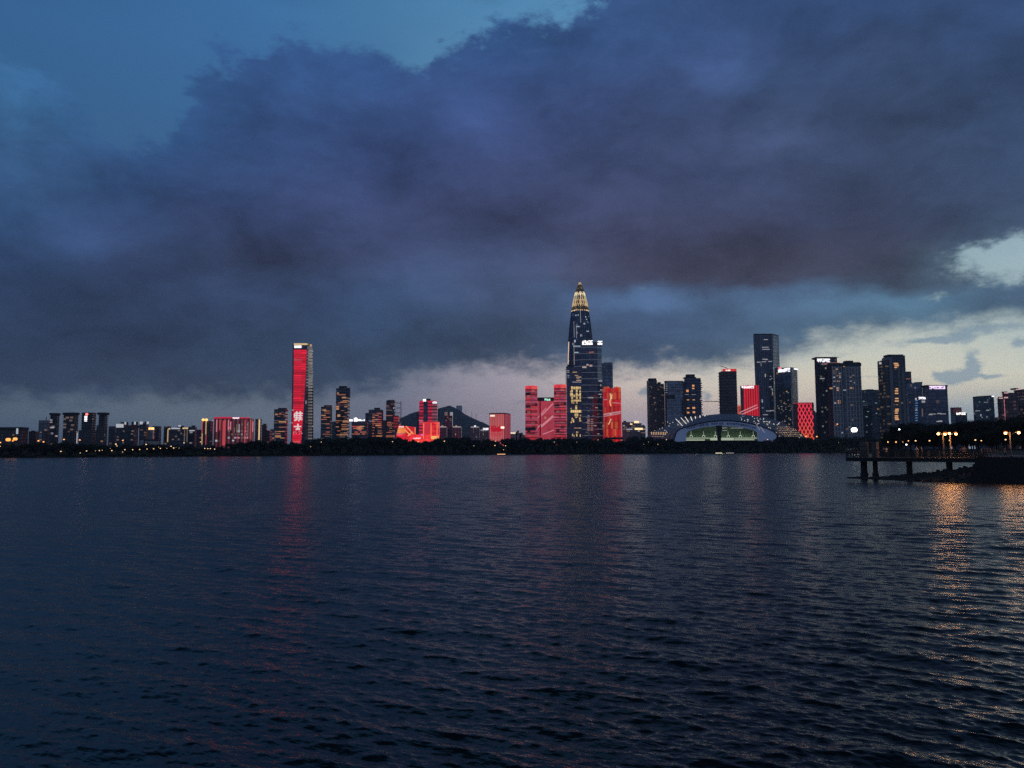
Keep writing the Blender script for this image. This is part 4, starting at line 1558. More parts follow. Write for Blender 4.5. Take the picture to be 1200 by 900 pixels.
ys = [531, 500, 470, 450, 430, 415, 400, 390, 380, 372, 365]
MB().loft([bring(y) for y in ys]).build('body', facade('ink_blue_glass', (0.06, 0.075, 0.11), (0.02, 0.032, 0.065), 5, 6.5, .2, .12, .03, warm=(.8, .85, 1), strength=.45, seed=41, rough=.1), t)
MB().loft([bring(y, .985) for y in (365, 360, 355, 350, 345, 341, 338, 335, 333, 331.5)]).build('crown', facade('crown_glass', (0.05, 0.05, 0.05), (0.03, 0.03, 0.035), 5, 6, .2, .2, .28, warm=(1, .74, .36), strength=.45, coolfrac=0, seed=42), t)
# steel ribs rising the whole height, unlit below
m_ = MB()
for i in range(28):
    q = 2 * math.pi * i / 28
    for ya, yb in zip(ys[:-1], ys[1:]):
        ra, rb = brad(ya) + .35, brad(yb) + .35
        m_.tube((ra * math.cos(q), ra * math.sin(q), bz(ya)), (rb * math.cos(q), rb * math.sin(q), bz(yb)), .55, .55, 4)
m_.build('rib', plain('blue_steel', (.12, .15, .22), .35, .1, .1, .3), t)
# gold diagrid of the tip
m_ = MB()
lev = [365.5, 360.5, 355, 349, 343, 338, 334, 331]
for k in range(len(lev) - 1):
    ya, yb = lev[k], lev[k + 1]
    n = (28, 22, 18, 14, 11, 9, 7)[k]
    for i in range(n):
        q = 2 * math.pi * (i + .5 * (k % 2)) / n
        for dq in (-1, 1):
            q2 = q + dq * math.pi / n
            ra, rb = brad(ya) + .5, brad(yb) + .5
            m_.tube((ra * math.cos(q), ra * math.sin(q), bz(ya)), (rb * math.cos(q2), rb * math.sin(q2), bz(yb)), .36 if k else .5, .34, 4)
for y, rr_ in ((345.2, .75), (352.6, .45), (338, .5), (357.5, .5)):
    rg = brad(y) + .5
    for i in range(24):
        a, b = 2 * math.pi * i / 24, 2 * math.pi * (i + 1) / 24
        m_.tube((rg * math.cos(a), rg * math.sin(a), bz(y)), (rg * math.cos(b), rg * math.sin(b), bz(y)), rr_, rr_, 4)
for i in range(8):
    q = math.pi * i / 4
    for ya, yb in zip(lev[:-1], lev[1:]):
        ra, rb = brad(ya) + .3, brad(yb) + .3
        m_.tube((ra * math.cos(q), ra * math.sin(q), bz(ya)), (rb * math.cos(q), rb * math.sin(q), bz(yb)), min(1.0, ra * .07), min(1.0, rb * .07), 4)
m_.build('gold_lattice', led('gold_lattice_light', (1, .70, .36), (.85, .58, .30), 1.1, .1, .05, 9, .0, seed=43, rowvar=.8, dark=.12, hot=(1, .8, .5), hotfrac=.2, blockw=4), t)
m_ = MB()
m_.tube((0, 0, bz(334)), (0, 0, bz(329.2)), .8, .3, 6)
m_.build('spire', STEEL, t)
m_ = MB()
r_ = brad(402) + .8
for x0, x1, y in ((678, 692, 389.8), (677, 681, 384.6), (685.5, 687.5, 381.5), (676.2, 677.6, 371.2), (679, 680, 371), (689, 690, 376)):
    xa, xb = (x0 - 682.8) * mpp, (x1 - 682.8) * mpp
    r_ = brad(y) + .5
    m_.box(xa, xb, -math.sqrt(max(1, r_ * r_ - max(abs(xa), abs(xb)) ** 2)) - 3.5, -math.sqrt(max(1, r_ * r_ - max(abs(xa), abs(xb)) ** 2)) + 1, bz(y) - .9, bz(y) + .9)
m_.build('lit_floor', glow('bluish_lit_floor', (.6, .75, .95), .55), t)
for px, y0, y1, mt_ in ((674.5, 378, 397, PALE), (677, 384, 398, PALE), (682.2, 364, 380, PALE), (668.4, 401, 427.5, glow('peach_edge_light', (1, .72, .55), .8))):
    xa = (px - 682.8) * mpp
    m_ = MB()
    for k in range(8):
        ya, yb = y1 + (y0 - y1) * k / 8, y1 + (y0 - y1) * (k + 1) / 8
        def edge(y):
            rr2 = brad(y) + .7
            xx = max(-rr2 + .3, xa) if px > 670 else -rr2 * .97
            return (xx, -math.sqrt(max(.5, rr2 * rr2 - xx * xx)), bz(y))
        m_.tube(edge(ya), edge(yb), .5 if px > 670 else 1.0, .5 if px > 670 else 1.0, 4)
    m_.build('light_strip', mt_, t)

# slabs grouped at its foot
GLS = facade('deep_blue_banded_glass', (0.075, 0.09, 0.13), (0.018, 0.028, 0.055), 6, 7.4, .08, .10, .035, warm=(1, .5, .35), cool=(.75, .8, .95), strength=.4, band=.2, seed=44, rough=.1)
t = Tower('office_tower', 'broad blue glass tower with rounded corners and white roof characters before the bullet-shaped tower', 'office tower', 672.3, 706.3, 400.5, 1700, .8)
t.body(GLS, t.chamfer(11.0))
m_ = MB()
for k in range(15):
    z = t.zat(407 + k * 7.4)
    p = t.chamfer(11.0)
    m_.prism([(x * 1.008, y * 1.01) for x, y in p], z, z + .8)
m_.build('light_ledge', glow('faint_ledge_light', (.55, .62, .8), .16, (.2, .22, .28)), t.e)
for (x0, y0, x1, y1, n_, sd) in ((682, 399, 694.6, 404, 5, 3), (700, 399.6, 706, 404, 2, 4)):
    t.sign(x0, y0, x1, y1, glow('white_roof_characters', (1, .97, .93), 1.7), n_, out=1.2, seed=sd, name='roof_characters')
t.lit([(676, 405.6, 16, 1.6), (675.5, 413, 9, 2)], glow('bluish_floor', (.6, .8, .9), .6))
t.lit([(691.6, 413, 5, 2.6), (694.4, 412.6, 5, 2.6)], AMBER)
t.lit([(684.8, 430.3, 9, 3.5), (692.5, 428.6, 6, 4), (688.5, 427.5, 5, 3)], glow('peach_window', (1, .72, .6), .45))
t.lit([(691, 466, 8, 2.6), (694, 466, 5, 3), (704.6, 457, 5, 2), (703.2, 462, 7, 2), (703.6, 446.4, 8, 2.6), (704, 451.5, 2, 4), (704, 464.8, 2, 3)], PALE)
for i in range(6):
    for j in range(2):
        t.lit([(689.6 + j * 4, 491.5 + i * 2.5, 5.5, 2.6)], glow('rosy_window', (1, .45, .36), .22) if i + j == 0 else bpy.data.materials['rosy_window'])
t.rlit(26, [PALE, DIMW, DIMW], (686, 705), (474, 512), (2.5, 6), (1.2, 2))
t = Tower('office_tower', 'narrow dark slab showing huge gold window characters, at the foot of the bullet-shaped tower', 'office tower', 663.2, 681.6, 430.5, 1670, 1.0)
t.body(GLS)
t.roof(664, 671, 429.4)
t.rlit(9, [PALE, GOLD2], (672, 681), (436, 450), (5, 12), (1.0, 1.8))
t.rlit(5, [PALE], (664.5, 666.5), (434, 447), (3, 6), (1.2, 1.8))


GCH = led('gold_window_rows', (1.0, .70, .30), (.9, .6, .25), .9, .15, .05, 7.4, .2, 4.2, .16, seed=71, rowvar=.45, base=(.05, .05, .07))


def gchars(lst):
    m_ = MB()
    for k, (x0, y0, x1, y1) in enumerate(lst):
        a, b = t.hit(x0, y0), t.hit(x1, y1)
        m_.box(a.x, b.x, -t.d / 2 - .3 - .05 * k, -t.d / 2 + .3, b.z, a.z)
    m_.build('window_character', GCH, t.e)


gchars([(669, 452.8, 671.4, 472.8), (667.9, 458, 669.1, 464.8), (671.6, 453.2, 680.8, 456.6), (674.6, 453, 677, 473), (678.6, 457.6, 680.8, 470.6), (671.6, 462.6, 674.4, 465.4), (677.2, 462.4, 680.4, 464.4),
        (671.6, 468.2, 679, 470.4), (671, 471.2, 673, 473)])
gchars([(673.9, 475, 676.6, 489.6), (668.4, 480.6, 681, 483.4), (668.6, 478, 669.6, 482), (673, 484.6, 677.8, 488.6), (679.4, 486, 680.8, 488)])
gchars([(669.6, 489.6, 671.2, 493.6), (671, 491, 672.8, 495), (668.6, 494, 670, 496), (678.6, 489.2, 680.2, 493.8), (680.2, 491.6, 681, 494)])
gchars([(670.2, 507.8, 671.4, 511), (672, 509.6, 673, 512), (675, 505.4, 676.6, 511.4), (676.6, 505.6, 677.6, 507.4), (679.2, 509, 680.4, 511.8)])
t.lit([(676, 501.6, 12, 1.0), (680, 501.6, 4, 1.6)], GOLD2)
t = Tower('office_tower', 'plain slate glass slab peeping out behind the broad blue glass tower', 'office tower', 700, 718.6, 425.5, 1880, .7)
t.body(facade('slate_glass', (0.09, 0.11, 0.15), (0.035, 0.05, 0.08), 6, 8, .1, .12, .01, strength=.3, seed=46))
t.roof(708, 718, 424.8, df=.7)
t = Tower('theatre', 'red curtain-like lit hall with gold squiggles, beside the broad blue glass tower', 'theatre', 706.8, 728, 455, 1580, .7)
n = 22
w, d = t.w / 2, t.d / 2
arc = [(-w + 2 * w * i / n, -d + 1.1 * math.sin(i * 1.4)) for i in range(n + 1)]
poly = arc + [(w, d), (-w, d)]
CURT = led('red_curtain_front', (1.0, .03, .03), (.62, .02, .03), .66, .12, .02, 15, .05, 3.9, .22, seed=48, rowvar=.6, base=(.08, .02, .02), hot=(1, .16, .05), hotfrac=.25, blockw=6)
t.body(CURT, poly)
# ragged curtain top
m_ = MB()
for i, hh in enumerate((3, 2, 4, 1.5, 0, 0, 0.5, 3.2, 3.6, 2.6, 2.2)):
    if hh:
        m_.box(-w + 2 * w * i / 11 + .05, -w + 2 * w * (i + 1) / 11 - .05, -d + 1.3, d * .4, t.h - .2, t.h + hh)
m_.build('roof_fringe', CURT, t.e)
m_ = MB()
for pts_ in ([(714.8, 461), (715.6, 466), (714.4, 471), (715.8, 476)], [(716, 491), (714.6, 494), (713, 497.5)], [(713.6, 484), (716.2, 486)], [(717, 462), (716.4, 468)]):
    for (x0, y0), (x1, y1) in zip(pts_[:-1], pts_[1:]):
        a, b = t.hit(x0, y0), t.hit(x1, y1)
        m_.tube((a.x, -d - 1.6, a.z), (b.x, -d - 1.6, b.z), .95, .95, 5)
m_.build('gold_light', glow('soft_gold_squiggle', (1, .66, .36), .8), t.e)
m_ = MB()
for (x0, y0), (x1, y1), rr_ in (((707.2, 485.8), (727.6, 482.4), 1.5), ((707.4, 488), (727, 484.6), .9), ((717.5, 472), (727, 472.6), .7), ((707, 468.4), (711.5, 468.4), .7)):
    a, b = t.hit(x0, y0), t.hit(x1, y1)
    m_.tube((a.x, -d - 1.5, a.z), (b.x, -d - 1.5, b.z), rr_, rr_, 5)
m_.build('light_beam', glow('lilac_beam', (.85, .40, .46), .55), t.e)
t.panel('foyer', CONC_DARK, 708, 512.4, 730, 515, out=6, thick=8)

# --- low rise before the stadium
for x0, x1, yt, lab in ((729, 738.5, 494.5, 'low grey blocks edge beside the red curtain hall, with a small roof hut'), (738, 752, 496, 'low block crowned by golden roof lights before the stadium'),
                        (750.5, 756.5, 499.5, 'small dark block squeezed before the twin dark flats')):
    t = Tower('office_block', lab, 'office block', x0, x1, yt, 1600, .6)
    t.body(F_GREY)
    t.roof(x0 + 2, x0 + 5, yt - 1.4)
    t.rlit(5, [DIMW, PALE], (x0 + 1, x1 - 1), (yt + 3, 508))
    if x0 == 738:
        for a, b, c, d_ in ((743.2, 493.4, 748.6, 495.6), (744, 501.5, 753, 503.6), (738.5, 496.4, 741, 497.6)):
            t.panel('roof_light', glow('golden_roof_light', (1, .66, .30), 1.6), a, b, c, d_, out=1)
        t.panel('roof_light', WHITEDIM, 734, 502.6, 741, 503.5, out=1)

# --- towers behind the stadium
t = Tower('apartment_tower', 'dark brown stepped twin block of flats, first of the towers behind the stadium', 'apartment tower', 758.4, 779, 448.5, 1750, .7)
w = t.w / 2
xm = t.hit(770.5, 480).x
m_ = MB()
m_.box(-w, xm, -t.d / 2, t.d / 2, 0, t.zat(445.5))
m_.build('body', [F_RES], t.e)
m_ = MB()
m_.box(xm + .05, w, -t.d / 2 + 3, t.d / 2 - 1, 0, t.zat(449.6))
m_.build('wing', [F_RES], t.e)
t.h = t.zat(445.5)
t.roof(761, 769.6, 443.3, df=.7)
t.h = t.zat(449.6)
t.roof(772, 775, 447.8, df=.5)
t.fins(plain('tawny_pier', (.24, .20, .18), .7, .1), 2, 1.2, 1.8, .0, .92)
for px in (760.2, 764.5, 768.5):
    t.strip('pier', plain('pale_brown_pier', (.22, .19, .18), .7, .1) if px < 761 else bpy.data.materials['pale_brown_pier'], px, 450, 514, 1.3, out=.9)
t.lit([(766.6, 466.4, 4, 3), (767.6, 471.8, 4, 3), (768.8, 480, 3, 4), (763.6, 454, 2, 4), (775.5, 454, 3, 2), (768.4, 493, 2, 3), (777, 463, 6, 1.6)], DIMW)
t = Tower('office_tower', 'wide blue glass slab with a horizontal dark band, behind the stadium', 'office tower', 779.3, 803, 447, 1720, .5)
t.body(facade('blue_slab_glass', (0.10, 0.13, 0.19), (0.05, 0.07, 0.115), 5, 4, .1, .15, .01, strength=.2, seed=51))
t.panel('dark_band', FRAME_D, 780.4, 463, 791, 467.5, out=.3, thick=.9)  # dark panel across part of the front
t.panel('pale_fin', SLATE, 798.6, 470, 800.8, 486, out=1.0)
t.roof(780, 801, 446.2, df=.8)
for y in (450, 452.4, 455, 457.4, 460):
    t.lit([(781, y, 4, .9)], PALE)
m_ = MB()
for i in range(9):
    z = t.zat(450 + i * 4)
    m_.box(-t.w / 2 - .5, t.w / 2 + .1, -t.d / 2 - .5, t.d / 2, z, z + .4)
m_.build('floor_ledge', SLATE, t.e)
t = Tower('apartment_tower', 'blue tower with a stepped crown, orange windows and a white scaffolded edge', 'apartment tower', 802.4, 822, 443, 1700, .7)
t.body(facade('blue_grey_flats', (0.075, 0.09, 0.14), (0.022, 0.032, 0.06), 4.5, 6.4, .5, .4, .02, strength=.3, seed=52))
t.roof(802.6, 816, 441.8, df=.8)
hh = t.h
t.roof(805.3, 814.8, 438.6, df=.6)
t.lit([(812.4, 452, 5, 4), (812.4, 455.2, 5, 2.6), (805.6, 458, 5, 5), (806.2, 468.6, 5, 1.6), (813, 468.6, 5, 1.6), (806.4, 478.3, 5, 2.6), (813, 478, 6, 4), (813.2, 483, 5, 4), (806.5, 483.5, 5, 3)], glow('orange_window', (1, .42, .14), .8))
t.lit([(805, 462.4, 8, .8), (813, 462.4, 10, .8)], PALE)
m_ = MB()
for i in range(26):
    y = 446.5 + i * 2.5
    a = t.hit(821.2, y)
    z = a.z
    k = (0.6, 2.0, 1.2, 2.6)[i % 4]
    m_.box(t.w / 2 + .02, t.w / 2 + k + .6, -t.d / 2 - .6, t.d / 2, z - 1.2, z + .9)
m_.build('scaffold', plain('white_scaffold_net', (.62, .60, .60), .8, .2, .3), t.e)
t = Tower('apartment_tower', 'bare concrete tower under construction with jutting floor slabs and a red lit top', 'apartment tower', 843.2, 864.2, 435, 1720, .8)
t.body(facade('raw_concrete_floors', (0.14, 0.12, 0.12), (0.03, 0.026, 0.028), 6, 6.6, .25, .35, .01, strength=.2, rough=.5, seed=53))
m_ = MB()
for i in range(17):
    z = t.zat(436.5 + i * 3.45)
    m_.box(-t.w / 2 - 2.2, t.w / 2 + .8, -t.d / 2 - .8, t.d / 2, z, z + 1.0)
m_.build('floor_slab', plain('raw_concrete_slab', (.20, .18, .17), .85, .2, .2), t.e)
t.panel('red_hoarding', glow('red_site_light', (1, .07, .06), .55, (.4, .05, .05)), 848, 432, 863.6, 435.6, out=-3, thick=8)
t.lit([(853.2, 434, 10, 3)], glow('cream_site_lamp', (1, .8, .75), 1.4))
t.mast(847, 431, .3)
# tower cranes on that site
for px0, px1, yy, ym, lab in ((823, 843.4, 470.4, 470.4, 'thin low crane jib reaching from the bare concrete tower'), (843.5, 852, 430.4, 428.2, 'small crane jib tilted over the bare concrete tower')):
    p0, p1 = at(px0, yy if yy == ym else 428.6, 1716), at(px1, ym if yy == ym else 431.4, 1716)
    c = thing('crane', lab, 'crane', (p1.x + (2 if yy == ym else -2), 1716, GZ))
    m_ = MB()
    o_ = Vector(c.location)
    a, b = p0 - o_, p1 - o_
    m_.tube(a, b, .55, .75, 4)
    m_.build('jib', STEEL, c)
    m_ = MB()
    m_.tube((b.x, 0, 0), (b.x, 0, b.z + .5), .6, .6, 4)
    m_.build('mast', STEEL, c)
t = Tower('office_tower', 'red lit finned tower with a white roof sign, tucked beside the tall tapering tower', 'office tower', 868.2, 890, 451.5, 1800, .6)
t.body(led('red_fin_front', (1, .03, .05), (.75, .02, .05), .72, .02, .01, 300, 0, 5.6, .34, seed=55, rowvar=.15, base=(.07, .03, .04)), side=F_PLAIN)
t.sign(868.8, 452.2, 883.4, 455, glow('white_red_roof_sign', (1, .86, .92), 1.6), 7, out=1.0, seed=11)
t.panel('base_wing', led('red_base', (1, .05, .04), (1, .2, .08), .6, .05, .1, 10, .1, seed=56), 865.4, 475, 868.4, 486, out=.8, thick=8)
m_ = MB()
for (x0, y0), (x1, y1) in (((866.5, 483.5), (887, 474.5)), ((868, 486), (888, 477.5))):
    a, b = t.hit(x0, y0), t.hit(x1, y1)
    m_.tube((a.x, -t.d / 2 - 1, a.z), (b.x, -t.d / 2 - 1, b.z), 1.1, 1.1, 4)
m_.build('light_beam', glow('pink_slant_beam', (1, .45, .5), .55), t.e)

# the tall tapering tower: narrow waist, chamfered corner, vertical fins
t = Tower('skyscraper', 'tall slate blue tower narrowing towards its foot, with fine vertical fins', 'skyscraper', 883, 915.5, 391.5, 1900, .8, yref=470)


def qp(px, py, dep=0.0):
    p = t.local(at(px, py, 1900 + dep))
    return (p.x, p.y)


TR = []
for py, xl, xc, xr in ((524, 887.6, 907.5, 917.0), (470, 886.2, 906.6, 915.2), (392.5, 883.0, 905.2, 912.4)):
    z = t.local(at(900, py, 1900)).z
    a, b, c_ = qp(xl, py), qp(xc, py), qp(xr, py, 26)
    z = 0.0 if py == 524 else z
    TR.append([(a[0], a[1], z), (b[0], b[1], z), (c_[0], c_[1], z), (c_[0] - 2, c_[1] + 40, z), (a[0] + 25, a[1] + 62, z)])
TRM = facade('slate_fin_glass', (0.13, 0.15, 0.20), (0.028, 0.04, 0.07), 5.2, 9, .3, .1, .025, warm=(1, .85, .6), cool=(.8, .9, 1), coolfrac=.6, strength=.4, seed=57)
MB().loft(TR).build('body', [TRM], t.e)
m_ = MB()
for i in range(11):
    f_ = i / 10
    pr = []
    for rg in TR:
        a, b = Vector(rg[0]), Vector(rg[1])
        pr.append(a + (b - a) * f_)
    for p0, p1 in zip(pr[:-1], pr[1:]):
        m_.tube((p0.x, p0.y - .2, p0.z), (p1.x, p1.y - .2, p1.z), .8, .8, 4)
m_.build('fin', plain('steel_blue_fin', (.17, .20, .27), .45, .1, .05), t.e)
zt = TR[2][0][2]
m_ = MB()
tp = TR[2]
for i in range(5):
    a, b = tp[i], tp[(i + 1) % 5]
    cxx = sum(p[0] for p in tp) / 5
    cyy = sum(p[1] for p in tp) / 5
    ai = (a[0] + (cxx - a[0]) * .08, a[1] + (cyy - a[1]) * .08)
    bi = (b[0] + (cxx - b[0]) * .08, b[1] + (cyy - b[1]) * .08)
    m_.prism([(a[0], a[1]), (b[0], b[1]), bi, ai], zt + .01, zt + (3.2 if i in (0, 1, 2) else 2.2))
m_.build('parapet', FRAME_D, t.e)
t.h = zt
t.mast(898.4, 390.2, .8)
rr_ = t.rng
for x, y, ww in ((896.8, 407, 16), (897.6, 409.4, 18), (896, 421, 12), (897.6, 421.4, 9), (889, 424.4, 9), (895, 424, 11), (902.4, 423.6, 9), (897.4, 398, 10), (903, 441, 2.4), (902.4, 444.6, 3), (904.4, 443.6, 2), (902.6, 453.4, 6),
                 (904, 456, 2), (900.6, 481.6, 12), (905, 481.2, 10), (893.6, 478, 3), (897, 486, 12)):
    a = t.hit(x, y)
    m_ = MB().box(a.x - ww / 2, a.x + ww / 2, a.y - 1.2, a.y + 2, a.z - .9, a.z + .9)
    m_.build('lit_window', PALE, t.e)

t = Tower('office_tower', 'dark pale-edged glass tower with a white and red sign beside the tall tapering tower', 'office tower', 909, 935.6, 430.8, 1850, .9, yaw=-45)
t.body(F_SPECK)
t.panel('upper_glass', facade('smooth_navy_glass', (0.04, 0.05, 0.075), (0.018, 0.027, 0.05), 6, 8, .06, .1, .02, strength=.2, seed=58), 909.5, 436, 928, 455, out=.35, thick=.6)
t.sign(911.8, 432, 926.2, 435.4, WHITES, 5, out=1.2, seed=13)
t.panel('sign', glow('red_sign_mark', (1, .12, .15), 1.3), 912.2, 430.6, 915.4, 432, out=1.5, label='small red mark over the white sign')
t.panel('edge_fin', FRAME_W, 928.2, 431, 929.6, 512, out=.9, thick=1.6)
a_, b_ = t.hit(931, 431.6, 'right'), t.hit(934.4, 434, 'right')
t.panel('sign', WHITES, 930.4, 431.4, 934.6, 433.6, face='right', out=.8)
t.panel('edge_fin', WHITEDIM, 934.6, 431.5, 935.3, 470, face='right', out=.7)
t.rlit(22, [PALE, GOLD2, DIMW], (913, 927), (458, 505), (2, 4), (1.2, 2))
# red diamond lattice block
m2, tt, bb = newmat('red_diamond_lattice')
uvs = tt.n('ShaderNodeUVMap').outputs[0]
u_, v_, _ = tt.sep(uvs)
cu = tt.m('DIVIDE', u_, 7.6)
cv = tt.m('DIVIDE', v_, 15.0)
tri = lambda q: tt.m('ABSOLUTE', tt.m('SUBTRACT', tt.m('FRACT', q), 0.5))
d1 = tri(tt.m('ADD', cu, cv))
d2 = tri(tt.m('SUBTRACT', cu, cv))
ln = tt.m('MINIMUM', d1, d2)
lnm = tt.step(ln, .07, .2, 1.0, 0.0)
bb.inputs['Base Color'].default_value = (.03, .015, .02, 1)
tt.put(bb.inputs['Emission Color'], tt.mix(tt.step(v_, 10, 70), (1, .13, .05), (1, .05, .09)))
ns_ = tt.noise(tt.comb(u_, v_), .08, 3)[0]
tt.put(bb.inputs['Emission Strength'], tt.m('MULTIPLY', tt.m('ADD', tt.m('MULTIPLY', lnm, .85), .07), tt.m('ADD', .5, ns_)))
m2.cycles.emission_sampling = 'NONE'
t = Tower('office_block', 'red glowing block covered in a diamond lattice, beside the stadium end', 'office block', 930, 953.4, 472.2, 1560, .8)
t.body(m2, side=F_PLAIN)
t.parapet(glow('red_rim', (.7, .03, .06), .35), 1, 1)
t.panel('side_notch', FRAME_D, 951.4, 472, 953.8, 482, out=.7, thick=6)
t = Tower('office_block', 'dim slate block between the red diamond lattice and the white-signed tower', 'office block', 950, 962, 483, 1700, .7)
t.body(F_OFF)
t.roof(952, 956, 481.6)

# --- residential towers further west
t = Tower('office_tower', 'dark slab with a white lit roof sign, behind the white-framed flats', 'office tower', 956, 984, 420, 1560, .7)
t.body(F_SPECK, side=plain('slate_side_wall', (.07, .075, .095), .9, .2, .05, 0, .1))
t.roof(956.6, 983, 418.3, df=.9)
t.sign(957.2, 420.4, 972.6, 424.4, WHITES, 5, out=1.0, seed=17)
t.panel('edge_light', glow('cream_edge_light', (1, .9, .7), .8), 981, 419, 982.4, 424.8, out=.7)
t.lit([(963.6, 443.6, 9, 2)], PALE)
t = Tower('apartment_tower', 'broad block of flats with a pale frame grid over two bays and a red-edged roof', 'apartment tower', 970, 1009.6, 425.5, 1500, .5)
DULL = plain('dull_side_wall', (.075, .08, .10), .9, .2, .05, 0, .1)
t.body(F_GRID, side=DULL)
t.panel('recess', FRAME_D, 984.6, 426.5, 990.4, 516, out=.4, thick=1.0)
m_ = MB()
for fx in (-.5, -.395, -.29, -.185, -.02, .085, .19, .295, .4, .5):
    x = fx * t.w
    m_.box(x - .8, x + .8, -t.d / 2 - 1.3, -t.d / 2 - .1, 0, t.h - 2)
m_.build('frame_pier', FRAME_W, t.e)
m_ = MB()
for i in range(17):
    z = t.zat(431 + i * 5.0)
    for a, b in ((-.5, -.185), (-.02, .5)):
        m_.box(a * t.w - .7, b * t.w + .7, -t.d / 2 - 1.0, -t.d / 2 - .05, z - .6, z + .6)
m_.build('frame_rail', FRAME_W, t.e)
t.panel('roof_band', FRAME_D, 970.2, 425.4, 1009, 429, out=1.6, thick=6)
t.roof(970.5, 984, 424.8, glow('pink_roof_edge', (.8, .32, .32), .35), df=.95)
t.roof(993, 1001.6, 422.6)
t.roof(993.5, 1008, 424.4, df=.9)
t.lit([(981.8, 454.6, 7, 3), (981.8, 457.2, 7, 3), (997.6, 455, 8, 4), (983.4, 471, 5, 7), (983, 440.6, 8, 2), (981, 432.6, 5, 2), (989, 429.4, 3, 2), (982.6, 446.4, 6, 3), (974, 455, 6, 3)], WARM)
t.rlit(20, [PALE, DIMW, PALE], (972, 1008), (435, 512), (3, 7), (1.6, 3))
t = Tower('office_block', 'dark teal glass block filling the gap between two blocks of flats', 'office block', 1006, 1033, 458, 1620, .6)
t.body(F_DARKT)
t.roof(1018, 1025, 456.2)
t.parapet(FRAME_D)
t.rlit(6, [glow('teal_window', (.5, .9, .9), .3)], (1010, 1029), (470, 510), (2, 4), (1.2, 2))
t = Tower('apartment_tower', 'tall balconied block of flats with a pale upright fin and a column of orange windows', 'apartment tower', 1030, 1063, 418, 1450, .7)
w = t.w / 2
xm = t.hit(1043.4, 470).x
xn = t.hit(1046.6, 470).x
m_ = MB()
m_.box(-w, xm, -t.d / 2, t.d / 2, 0, t.zat(421.6))
m_.build('wing', [F_BALC], t.e)
m_ = MB()
m_.box(xm + .03, xn, -t.d / 2 - 3, t.d / 2 - 1, 0, t.zat(418.5))
m_.build('fin_wall', plain('pale_blue_render', (.30, .32, .36), .7, .1, .1), t.e)
m_ = MB()
m_.box(xn + .03, w, -t.d / 2 + .5, t.d / 2, 0, t.zat(416.5))
m_.build('body', [F_RES2], t.e)
m_ = MB()
for i in range(27):
    z = t.zat(425 + i * 3.5)
    m_.box(-w - .8, xm - .05, -t.d / 2 - 1.6, -t.d / 2 - .02, z, z + 1.3)
m_.build('balcony', plain('taupe_balcony', (.19, .18, .18), .8, .2, .1), t.e)
t.h = t.zat(418.5)
t.roof(1042, 1058, 417.3, df=.9)
t.h = t.zat(416.6)
t.roof(1042, 1060, 415.4, df=.7)
t.lit([(1031.6, 425.6, 4, 4)], WHITEDIM)
for y, ww in ((426, 8), (428, 8), (430.4, 8), (455.6, 5), (458, 7), (461, 7), (470, 7), (479.6, 6), (481.6, 7), (484, 5), (487.4, 6), (489.6, 7), (491.5, 7), (467, 6)):
    t.lit([(1050 + (y % 3) * .5, y, ww, 2.3)], glow('orange_flat_window', (1, .5, .2), .75) if 'orange_flat_window' not in bpy.data.materials else bpy.data.materials['orange_flat_window'])
t.panel('pale_pier', plain('pale_pier', (.25, .27, .31), .7), 1054, 430, 1055, 512, out=.4, thick=.9)
t.panel('pale_pier', bpy.data.materials['pale_pier'], 1059.4, 430, 1060.2, 512, out=.4, thick=.9)
t = Tower('office_tower', 'small slate tower with an orange floor line, peeping past the balconied flats', 'office tower', 1060, 1069.6, 436.5, 1750, .8)
t.body(SLATE)
t.parapet()
t.lit([(1064, 444, 10, 1.4)], AMBER)
t = Tower('office_tower', 'bluish lattice-patterned glass tower beside the balconied flats', 'office tower', 1060, 1082.2, 449, 1650, .6)
t.body(F_LATT)
t.roof(1075, 1081.6, 447.6, df=.8)
t.roof(1062, 1070, 448.2, df=.8)
t = Tower('office_block', 'dark block with a stacked blue light ladder and a small white sign', 'office block', 1071.6, 1086, 467, 1500, .8)
t.body(F_OFF)
for i in range(9):
    a = t.hit(1074, 469.5 + i * 2.9)
    MB().box(a.x - 2.2, a.x + 2.2, -t.d / 2 - .5, -t.d / 2 + .1, a.z - .7, a.z + .7).build('led_line', CYAN, t.e)
t.sign(1076.2, 465.2, 1084.6, 467.8, WHITES, 4, out=1.0, seed=19)
t.panel('sign', WHITEDIM, 1072.2, 466.4, 1074, 468.6, out=1.2)
t.panel('screen', PALE, 1080, 469.4, 1084, 472, out=.6)
t.panel('light_strip', DIMW, 1080, 479, 1081.6, 488, out=.5)
t = Tower('office_tower', 'broad dark glass block with a violet white roof sign and a white floor line', 'office tower', 1082.4, 1111.6, 452, 1600, .6)
t.body(facade('violet_navy_glass', (0.05, 0.055, 0.085), (0.022, 0.027, 0.05), 7, 8, .06, .1, .008, strength=.2, seed=61))
t.panel('roof_step', ROOFM, 1084.6, 451.2, 1111, 453, out=-1, thick=20)
t.sign(1088.8, 452.2, 1107.6, 455.8, PURP, 6, out=1.0, seed=23)
t.lit([(1093, 485.2, 14, 1.4), (1100.6, 484.6, 8, 2), (1105, 485, 12, 1.6), (1090.5, 486, 8, 1.4), (1102, 493.6, 8, 3), (1098.6, 494, 5, 2)], PALE)
t = Tower('office_block', 'small block with a reddish top box and a white sign, alone against the pale sky', 'office block', 1114.6, 1134, 484, 1700, .7)
t.body(F_OFF)
t.roof(1117.6, 1128.2, 477.4, plain('rose_cladding', (.42, .16, .17), .6), df=.5)
t.sign(1120.4, 483.4, 1131.6, 486, glow('warm_white_sign', (1, .93, .9), 1.7), 4, out=1.0, seed=29)
